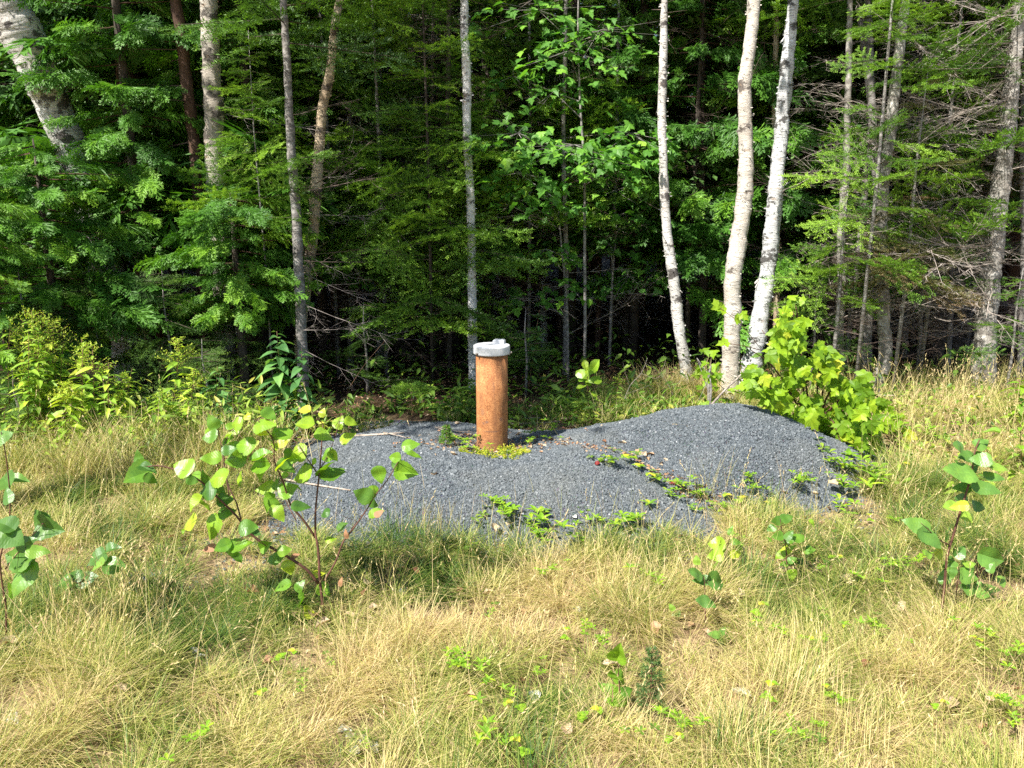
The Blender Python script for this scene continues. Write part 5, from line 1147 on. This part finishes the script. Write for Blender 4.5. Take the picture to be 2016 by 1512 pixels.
for i in range(24):
    x_ = rq2.uniform(0, 400)**1.0*(.6 if i % 2 else 1); by_ = rq2.uniform(872, 905)-x_*.03; herb('leafy goldenrod in the crowd of weeds at the left meadow edge', x_, by_, x_+rq2.normal()*8, by_-(rq2.uniform(140, 260) if x_ < 220 else rq2.uniform(70, 150)), int(rq2.uniform(22, 36)), .085, 440+i, plume=int(rq2.uniform(0, 30)), tint=rq2.uniform(.4, .7), Y=rq2.uniform(4.6, 5.1), group='goldenrods crowding the left meadow edge')
kw = dict(mat='milkweed', tpl=LANCEW, stemmat='stem_brown', name='tall_herb', cat='tall herb')
herb('tallest broad-leaved herb with stacked dark green leaves by the gray trunk', 556, 858, 545, 652, 44, .135, 12, tint=.48, Y=5.1, **kw)
herb('broad-leaved herb branching right of the tallest one', 583, 858, 594, 686, 38, .11, 13, tint=.42, Y=5.1, **kw)
herb('shorter gray-green herb with a tuft of leaves left of the tallest herb', 418, 858, 428, 722, 22, .10, 14, tint=.4, Y=5.0, **kw)
herb('small gray-green herb in the gap by the shorter herb', 452, 860, 450, 770, 16, .085, 15, tint=.5, Y=4.95, **kw)
herb('sprawling green herb left of the young birch top', 390, 880, 370, 790, 18, .08, 16, tint=.6, Y=4.8)
herb('fine-leaved herb right of the rounded-leaf seedling', 1205, 825, 1218, 738, 16, .055, 17, tint=.5, Y=5.6, plume=6)
herb('reedy green herb in shade right of the pipe cap', 1040, 790, 1062, 610, 30, .085, 18, tint=.1, Y=6.4, mat='milkweed', name='tall_herb', cat='tall herb')
herb('leafy herb among dry grass by the thick right trunk', 1790, 800, 1792, 750, 14, .06, 19, tint=.5, Y=5.9)
herb('broad yellow-green herb at the right frame edge', 2008, 860, 2008, 745, 20, .10, 20, tint=.5, Y=5.0, mat='forb', tpl=LANCEW)
herb('small dark herb at the right frame edge lower down', 2012, 960, 2010, 830, 14, .07, 21, tint=.3, Y=4.2, mat='forb', tpl=LANCEW)
# ------------------------------------------------------------------ undergrowth too mixed to count, at the meadow's back edge
mb = MB(); r = np.random.default_rng(55)
def under(n, xa, xb, ya, yb, L, tint, tpl=LANCE, zmax=.16, tw=True):
    x = r.uniform(xa, xb, n); y = r.uniform(ya, yb, n); k = ~is_gravel(x, y) & (vnoise(x, y, .28, 91) > -.35); x = x[k]; y = y[k]; n = len(x); z = top(x, y)
    h = zmax*r.random(n)**1.3; a = r.uniform(0, 6.28, n); d = np.stack([np.cos(a), np.sin(a), .5+.5*r.normal(size=n)], 1)
    l = L*(.6+.8*r.random(n)); mb.inst(tpl, frames(d, np.tile([0, 0, 1.], (n, 1))+.4*r.normal(size=(n, 3)), l, l*1.1), np.stack([x, y, z+h], 1), np.clip(tint+.16*r.normal(size=n), 0, 1), zvar=r.random(n))
under(1500, -3.6, -1.2, 4.3, 5.6, .07, .42, LANCE, .2)
under(900, -2.6, -1.0, 4.2, 5.0, .05, .6, OBOV, .14)
under(1500, -1.3, 1.2, 4.95, 6.0, .05, .32, OBOV, .10); under(1300, -1.4, 1.3, 5.1, 6.4, .08, .28, LANCE, .18); under(1200, -3.7, -1.3, 4.35, 5.5, .08, .6, LANCE, .32); under(500, -3.4, -1.6, 4.2, 4.9, .08, .72, LANCE, .25)
under(1300, .5, 2.2, 4.95, 6.1, .045, .62, OBOV, .12)
under(900, 1.9, 3.6, 3.7, 5.6, .05, .6, OBOV, .14)
under(700, 2.0, 4.5, 4.6, 6.4, .06, .5, LANCE, .16)
under(1500, -2.8, 3.8, 5.8, 8.6, .075, .22, OBOV, .42); under(1500, -2.5, 3.5, 5.4, 7.6, .07, .3, OBOV, .2); under(700, -1.5, .6, 5.0, 6.2, .07, .25, LANCE, .14)
tag(mb.build('undergrowth', 'under'), 'mixed low leafy undergrowth along the forest edge', kind='stuff')
# back-edge tufts
mb = MB()
def tufts(n, xa, xb, ya, yb, h, per=26, dry=.55):
    x = r.uniform(xa, xb, n); y = r.uniform(ya, yb, n); k = ~is_gravel(x, y); x = x[k]; y = y[k]; n = len(x); idx = np.repeat(np.arange(n), per); N = len(idx); az = r.uniform(0, 6.28, N)
    rx = x[idx]+.03*r.normal(size=N); ry = y[idx]+.03*r.normal(size=N); dr = np.clip(dry+.2*r.normal(size=n), 0, 1)
    v = blade_arrays(np.stack([rx, ry, top(rx, ry)-.004], 1), az, .1+.5*r.random(N), .3+1.1*r.random(N), h*(.5+.7*r.random(N)), .0022+.001*r.random(N), az+1.57+.5*r.normal(size=N))
    add_blades(mb, v, np.clip(dr[idx]+.14*r.normal(size=N), 0, 1), np.clip(.5+.2*r.normal(size=N), 0, 1))
tufts(60, -1.2, .9, 4.95, 5.8, .16, dry=.5); tufts(170, .55, 2.0, 5.0, 6.5, .26, dry=.55); tufts(60, 1.1, 1.7, 5.9, 6.3, .34, dry=.82); tufts(150, 1.9, 4.6, 5.2, 7.0, .32, dry=.72)
tufts(80, -3.4, -1.1, 4.5, 5.6, .3, dry=.6); tufts(150, -3.3, -1.15, 3.95, 4.75, .34, per=40, dry=.62); tufts(60, -1.3, -.7, 4.2, 5.0, .18, dry=.5); tufts(16, .15, .5, 4.5, 4.9, .12, dry=.35)
tag(mb.build('tall_grass', 'grass'), 'loose tufts of long grass between the meadow and the trees', kind='stuff')
# ------------------------------------------------------------------ small low plants
def rosette(tpl, n, L, mat, seed, wid=1., h=.04, el=.5, stem=True):
    r_ = np.random.default_rng(seed); lf = MB(); st = MB(); k = 0
    for t_ in range(n):
        c = np.array([.05*r_.normal()*(n > 1), .05*r_.normal()*(n > 1), h*(.6+.9*r_.random())]); m = 5 if tpl is not OVATE else 3; a = np.arange(m)*(6.283/m if m > 3 else 1.6)+r_.uniform(0, 6.28)
        d = np.stack([np.cos(a), np.sin(a), el+.2*r_.normal(size=m)], 1); l = L*(.8+.4*r_.random(m)); lf.inst(tpl, frames(d, np.tile([0, 0, 1.], (m, 1)), l, l*1.2*wid), np.tile(c, (m, 1)), np.clip(.5+.2*r_.normal(size=m), 0, 1), zvar=r_.random(m))
        twigs(st, np.array([0, 0, -.01]), c, .0012)
    return lf.mesh('leaves', mat), st.mesh('stem', 'stem_green')
ROS = [rosette(OBOV, 5, .034, 'forb', 1), rosette(OBOV, 8, .030, 'forb', 2, h=.06), rosette(LANCE, 4, .045, 'forb', 3, 1.3, .05, .9), rosette(OVATE, 3, .036, 'forb', 4, 1.1, .04, .3), rosette(OBOV, 3, .028, 'under', 5, h=.03)]
def place_ros(pts, label, group, scale=1., r=np.random.default_rng(71), name='low_plant', cat='low plant', z=0, kinds=None):
    for px, py in pts:
        q = G(px, py+6); k = int(r.choice(kinds) if kinds else r.integers(len(ROS))); o = thing(name, (q[0], q[1], q[2]+z), label, cat, group); o.rotation_euler = (0, 0, r.uniform(0, 6.28)); s = scale*r.uniform(.7, 1.25); o.scale = (s, s, s)
        for nm, me in zip(('leaves', 'stem'), ROS[k]): c = bpy.data.objects.new(nm, me); COL.objects.link(c); c.parent = o
rq = np.random.default_rng(72)
grass_pts = [(965, 1235), (1060, 1160), (1090, 1145), (1055, 1355), (1105, 1275), (1265, 1155), (1288, 1175), (1185, 1290), (1165, 1275), (900, 1345), (905, 1330), (945, 1355), (990, 1440), (1000, 1400), (595, 1385), (520, 1415), (590, 1320), (1500, 1270), (1530, 1275), (1620, 1240),
   (1605, 1300), (1700, 1265), (1715, 1255), (1735, 1275), (1685, 1170), (1660, 1130), (1690, 1190), (1750, 1145), (1745, 1135), (1780, 1150), (1770, 1135), (1800, 1140), (1820, 1125), (1615, 1150), (1490, 1225), (1610, 1390), (1580, 1480), (1600, 1470), (1620, 1300), (1900, 1290), (1915, 1295), (1930, 1280),
   (2000, 1330), (1990, 1430), (1500, 1390), (1330, 1470), (1310, 1460), (1250, 1480), (1180, 1440), (960, 1490), (980, 1500), (1000, 1510), (400, 1500), (650, 1335), (560, 1330), (930, 1100), (1660, 1080), (1675, 1050), (1700, 1040), (1450, 1080), (1560, 1490), (1850, 1420), (1990, 1460), (720, 1500), (1340, 1490), (1640, 1420)]
place_ros(grass_pts, 'small yellow-green herb scattered low in the dry grass', 'small herbs in the grass', .56, z=.06)
seam_pts = [(1375, 985), (1395, 1000), (1350, 965), (1330, 975), (1420, 990), (1365, 1000), (1440, 1010), (1480, 945), (1500, 960), (1475, 965), (1570, 945), (1560, 955), (1590, 940), (1660, 930), (1180, 905), (1195, 915), (1205, 905), (1235, 915), (1260, 930), (1300, 950), (1290, 935), (1465, 955), (1520, 1000), (1530, 1020), (1500, 1015),
   (1250, 900), (1210, 885), (1460, 1000), (1410, 1015), (1270, 945)]
place_ros(seam_pts, 'little green strawberry plant rooted between the two gravel heaps', 'small plants on the gravel seam', .8, kinds=[0, 1, 3, 4])
place_ros([(1070, 1045), (1080, 1060), (990, 1000), (945, 1020), (1165, 1030), (1240, 1045), (1225, 1035), (1060, 1035), (1010, 1030)], 'small green plant at the front foot of the gravel', 'small plants at the gravel foot', 1.0)
place_ros([(1060, 858), (1075, 865), (1090, 848), (1045, 870), (905, 880), (925, 888)], 'pale green little plant in the hollow around the pipe', 'small plants in the pipe hollow', .8)
place_ros([(1620, 890), (1650, 935), (1700, 950), (1720, 965), (1680, 1010), (1740, 905), (1760, 930), (1650, 960), (1690, 930), (1830, 860), (1770, 870), (1900, 800), (1850, 790)], 'yellow-green bramble leaf clump by the right end of the gravel', 'leaf clumps right of the gravel', 1.6)
# fern-like bright moss plants in front of the pipe
for i, (px, py, h_) in enumerate(((945, 893, .055), (962, 896, .075), (985, 897, .065), (1003, 892, .085), (1018, 898, .07), (1035, 896, .05), (930, 898, .05), (975, 903, .045), (1000, 904, .05), (915, 892, .04), (1025, 890, .05), (953, 902, .045), (990, 888, .06), (1012, 905, .045))):
    b = Z(px, py, .165); r_ = np.random.default_rng(900+i); root = thing('low_plant', b, 'feathery bright yellow-green plant at the foot of the pipe', 'low plant', 'feathery plants round the pipe foot'); lf = MB(); st = MB()
    for k in range(8):
        a = r_.uniform(0, 6.28); e = b+np.array([math.cos(a)*.03, math.sin(a)*.03, .6*h_*r_.uniform(.7, 1.1)]); twigs(st, b-np.array([0, 0, .03]), e, .001)
        n = 34; t_ = r_.random(n); s_ = rdir(r_, n); s_[:, 2] = abs(s_[:, 2])*.5; lf.inst(DIAM, frames(s_, rdir(r_, n), .017*(1.2-.6*t_), .005), (b-np.array([0, 0, .03]))+(e-b+np.array([0, 0, .03]))*t_[:, None], np.clip(.78+.12*r_.normal(size=n), 0, 1), zvar=t_)
    st.build('stem', 'stem_green', root); lf.build('leaves', 'forb', root)
# ------------------------------------------------------------------ dead leaves, sticks, litter
CURL = T([(0, 0, 0), (.28, .2, .22), (.42, .5, .30), (.2, .8, .12), (0, 1, .02), (-.25, .78, .2), (-.4, .45, .26), (-.22, .15, .12), (0, .5, -.05)], [(8, 0, 1), (8, 1, 2), (8, 2, 3), (8, 3, 4), (8, 4, 5), (8, 5, 6), (8, 6, 7), (8, 7, 0)])
def leaf_mesh(seed, mat, size):
    r_ = np.random.default_rng(seed); m = MB(); t = T([[0, 0, 0]], [[0]]); t.v = CURL.v+.07*r_.normal(size=CURL.v.shape); t.loops = CURL.loops; t.sizes = CURL.sizes; t.lc = CURL.lc; m.inst(t, np.eye(3)[None]*size, np.array([[0, -.5*size, 0]]), r_.random()); return m.mesh('dead_leaf', mat)
DL = [leaf_mesh(i, 'deadleaf', .06) for i in range(6)]; RL = [leaf_mesh(20+i, 'redleaf', .05) for i in range(2)]; WL = [leaf_mesh(30+i, 'lichen', .05) for i in range(2)]
def litter(pts, meshes, label, group, name, cat, lift, scale=1., r=np.random.default_rng(81)):
    for px, py in pts:
        q = G(px, py); o = bpy.data.objects.new(name, meshes[r.integers(len(meshes))]); COL.objects.link(o); o.location = (q[0], q[1], q[2]+lift*r.uniform(.6, 1.2)); s = scale*r.uniform(.6, 1.2); o.scale = (s, s, s)
        o.rotation_euler = (r.uniform(-.5, .9), r.uniform(-.5, .5), r.uniform(0, 6.28)); tag(o, label, cat, group)
litter([(320, 1040), (340, 1080), (500, 1190), (735, 1220), (725, 1180), (720, 1200), (900, 1165), (905, 1185), (960, 1185), (690, 1230), (620, 1245), (635, 1250), (580, 1225), (820, 1155), (860, 1070), (975, 1060), (1000, 1050), (1145, 1130), (240, 1385), (30, 1310), (20, 1300), (530, 1325), (925, 1405), (895, 1425), (1115, 1480), (1445, 1400), (1200, 1330),
        (1940, 1225), (1975, 1215), (1890, 1250), (1850, 1270), (1880, 1240), (1775, 1215), (1660, 1160), (1880, 1270), (1450, 1420), (1360, 1435), (1490, 1050), (1640, 975), (1870, 1410), (1945, 1405), (1390, 1280), (1700, 1340), (1290, 1265), (1455, 1200)], DL, 'curled orange-brown dead leaf lying on the dry grass', 'dead leaves on the grass', 'dead_leaf', 'dead leaf', .06, .85)
litter([(1275, 905), (1280, 898), (1300, 915), (1310, 908), (1265, 898), (1190, 872), (1195, 880), (1110, 880), (1085, 868), (855, 936), (893, 897), (1460, 960), (1475, 985), (1605, 975), (1650, 950), (1665, 955), (1525, 995), (1545, 975), (1090, 825), (1115, 830), (1130, 842), (900, 836), (1020, 858), (1060, 850), (945, 880), (1070, 880), (1385, 960), (1340, 945), (1325, 930), (1255, 890), (1225, 875)], DL,
       'curled tan dead leaf lying on the gravel', 'dead leaves on the gravel', 'dead_leaf', 'dead leaf', .008, .75)
litter([(1176, 918), (1182, 912), (1325, 955)], RL, 'dark red leaf on the front gravel heap', 'red leaves on the gravel', 'red_leaf', 'red leaf', .01, .7)
litter([(690, 1460), (705, 1475), (720, 1465), (700, 1490), (735, 1480), (680, 1450), (15, 1415), (25, 1430), (1460, 1365), (1450, 1372), (1470, 1375), (1135, 1210), (1240, 1450), (1255, 1465), (1265, 1480), (930, 1360), (1055, 1380), (380, 1290), (395, 1300), (1130, 1025), (1140, 1035)], WL, 'crumpled pale gray scrap of lichen or bleached leaf in the grass', 'pale scraps in the grass', 'lichen_tuft', 'lichen', .015, .8)
# forest-floor litter and the leaf litter just behind the gravel
mb = MB(); r = np.random.default_rng(99); n = 5200; x = r.uniform(-2.2, 4.5, n); y = r.uniform(4.4, 8.5, n); k = (~is_gravel(x, y)); x = x[k]; y = y[k]; n = len(x)
a = r.uniform(0, 6.28, n); mb.inst(CURL, frames(np.stack([np.cos(a), np.sin(a), .2*r.normal(size=n)], 1), np.tile([0, 0, 1.], (n, 1))+.5*r.normal(size=(n, 3)), .028*(.6+.8*r.random(n)), .024), np.stack([x, y, top(x, y)+.004], 1), np.clip(.62+.25*r.normal(size=n), 0, 1), zvar=r.random(n))
n = 260; bx = C[29][0]+.02+.24*r.normal(size=n); by = 4.27+.14*r.normal(size=n); a = r.uniform(0, 6.28, n)
mb.inst(CURL, frames(np.stack([np.cos(a), np.sin(a), .2*r.normal(size=n)], 1), np.tile([0, 0, 1.], (n, 1))+.5*r.normal(size=(n, 3)), .022, .018), np.stack([bx, by, top(bx, by)+.006], 1), np.clip(.75+.25*r.normal(size=n), 0, 1), zvar=r.random(n))
n = 420; u_ = r.random(n)*(len(seam)-2.2)+1.0; i_ = u_.astype(int); f_ = u_-i_; sx = seam[i_, 0]*(1-f_)+seam[i_+1, 0]*f_+.03*r.normal(size=n)+.02; sy = seam[i_, 1]*(1-f_)+seam[i_+1, 1]*f_+.03*r.normal(size=n); a = r.uniform(0, 6.28, n)
mb.inst(CURL, frames(np.stack([np.cos(a), np.sin(a), .2*r.normal(size=n)], 1), np.tile([0, 0, 1.], (n, 1))+.5*r.normal(size=(n, 3)), .020*(.5+r.random(n)), .016), np.stack([sx, sy, top(sx, sy)+.005], 1), np.clip(.6+.3*r.normal(size=n), 0, 1), zvar=r.random(n))
n = 900; x = r.uniform(-2.4, 2.4, n); y = r.uniform(1.5, 4.0, n); k = ~is_gravel(x, y); x = x[k]; y = y[k]; n = len(x); a = r.uniform(0, 6.28, n)
mb.inst(CURL, frames(np.stack([np.cos(a), np.sin(a), .2*r.normal(size=n)], 1), np.tile([0, 0, 1.], (n, 1))+.5*r.normal(size=(n, 3)), .03*(.5+r.random(n)), .024), np.stack([x, y, top(x, y)+.03*r.random(n)], 1), np.clip(.5+.3*r.normal(size=n), 0, 1), zvar=r.random(n))
tag(mb.build('leaf_litter', 'deadleaf'), 'brown leaf litter on the ground behind the gravel', kind='stuff')
def stick(label, pts, r0, mat='stick', lift=.012, group=None, ground=True, forks=()):
    P_ = np.array([G(*p) for p in pts]) if ground else pline(pts, ground_Y, 2)
    P_[:, 2] += lift; root = thing('fallen_stick', P_[0], label, 'stick', group); mb = MB(); mb.tube(P_, np.linspace(r0, r0*.5, len(P_)), 7)
    for f in forks: Q = np.array([G(*p) for p in f]); Q[:, 2] += lift+.01; mb.tube(Q, np.linspace(r0*.5, r0*.25, len(Q)), 5)
    mb.build('branch', mat, root)
stick('bleached stick lying across the left shoulder of the gravel', [(690, 862), (730, 860), (765, 858), (796, 856)], .008, forks=[[(755, 858), (790, 866), (800, 869)]])
stick('long pinkish stick lying on the left gravel slope behind the young birch', [(530, 940), (580, 952), (640, 962), (690, 970)], .007)
stick('thin forked gray twig on the gravel left of the pipe', [(820, 832), (860, 846), (900, 860), (930, 880)], .004, forks=[[(862, 847), (900, 856), (935, 858)], [(905, 862), (925, 872)]])
stick('weathered stick in the litter behind the pipe', [(1000, 828), (1050, 826), (1100, 827), (1150, 824)], .007)
stick('second weathered stick close behind the pipe', [(1005, 838), (1060, 836), (1095, 834)], .006)
stick('pale stick in the grass right of the gravel', [(1720, 792), (1760, 793), (1806, 796)], .006, lift=.06)
stick('bleached stick left behind the young birch top', [(440, 868), (500, 860), (600, 862)], .008, lift=.02)
def leaning(label, pts, Y, r0, mat='deadtwig', side=()):
    p = pline(pts, Y); root = thing('leaning_branch', p[0], label, 'dead branch'); mb = MB(); mb.tube(p, np.linspace(r0, r0*.4, len(p)), 6)
    for s_, y_ in side: mb.tube(pline(s_, y_), [r0*.4]*3+[r0*.2]*(len(pline(s_, y_))-3), 4)
    mb.build('branch', mat, root)
leaning('pale bare branch leaning in front of the thickest birch foot', [(1398, 800), (1430, 765), (1455, 742), (1468, 722)], [4.75, 4.85, 4.95, 5.0], .008)
leaning('short dark upright stub rising behind the gravel crest', [(1398, 800), (1400, 765), (1398, 745)], [4.9, 4.92, 4.95], .008, 'bark_gray')
leaning('long thin twig slanting from the curved birch foot to the grass', [(1252, 800), (1300, 782), (1342, 748)], [5.6, 5.8, 6.1], .005)
leaning('long thin straw slanting up through the dark left of the pipe', [(690, 760), (720, 715), (757, 672)], [5.4, 5.45, 5.5], .0022, 'stem_brown')
leaning('bare brown twig spray right of the rounded-leaf seedling', [(1225, 800), (1240, 760), (1262, 735), (1275, 705)], [5.5, 5.5, 5.5, 5.5], .003, 'deadtwig', [([(1240, 760), (1230, 730), (1226, 712)], 5.5), ([(1262, 735), (1290, 745), (1305, 735)], 5.5), ([(1235, 775), (1262, 765), (1280, 758)], 5.5)])
leaning('pale curved twig spray at the birch feet', [(1330, 800), (1322, 770), (1300, 735), (1270, 715)], [5.7, 5.7, 5.7, 5.7], .0025, 'deadtwig', [([(1322, 770), (1340, 750), (1365, 748)], 5.7), ([(1300, 735), (1310, 712), (1306, 700)], 5.7)])
print('objects', len(bpy.data.objects))
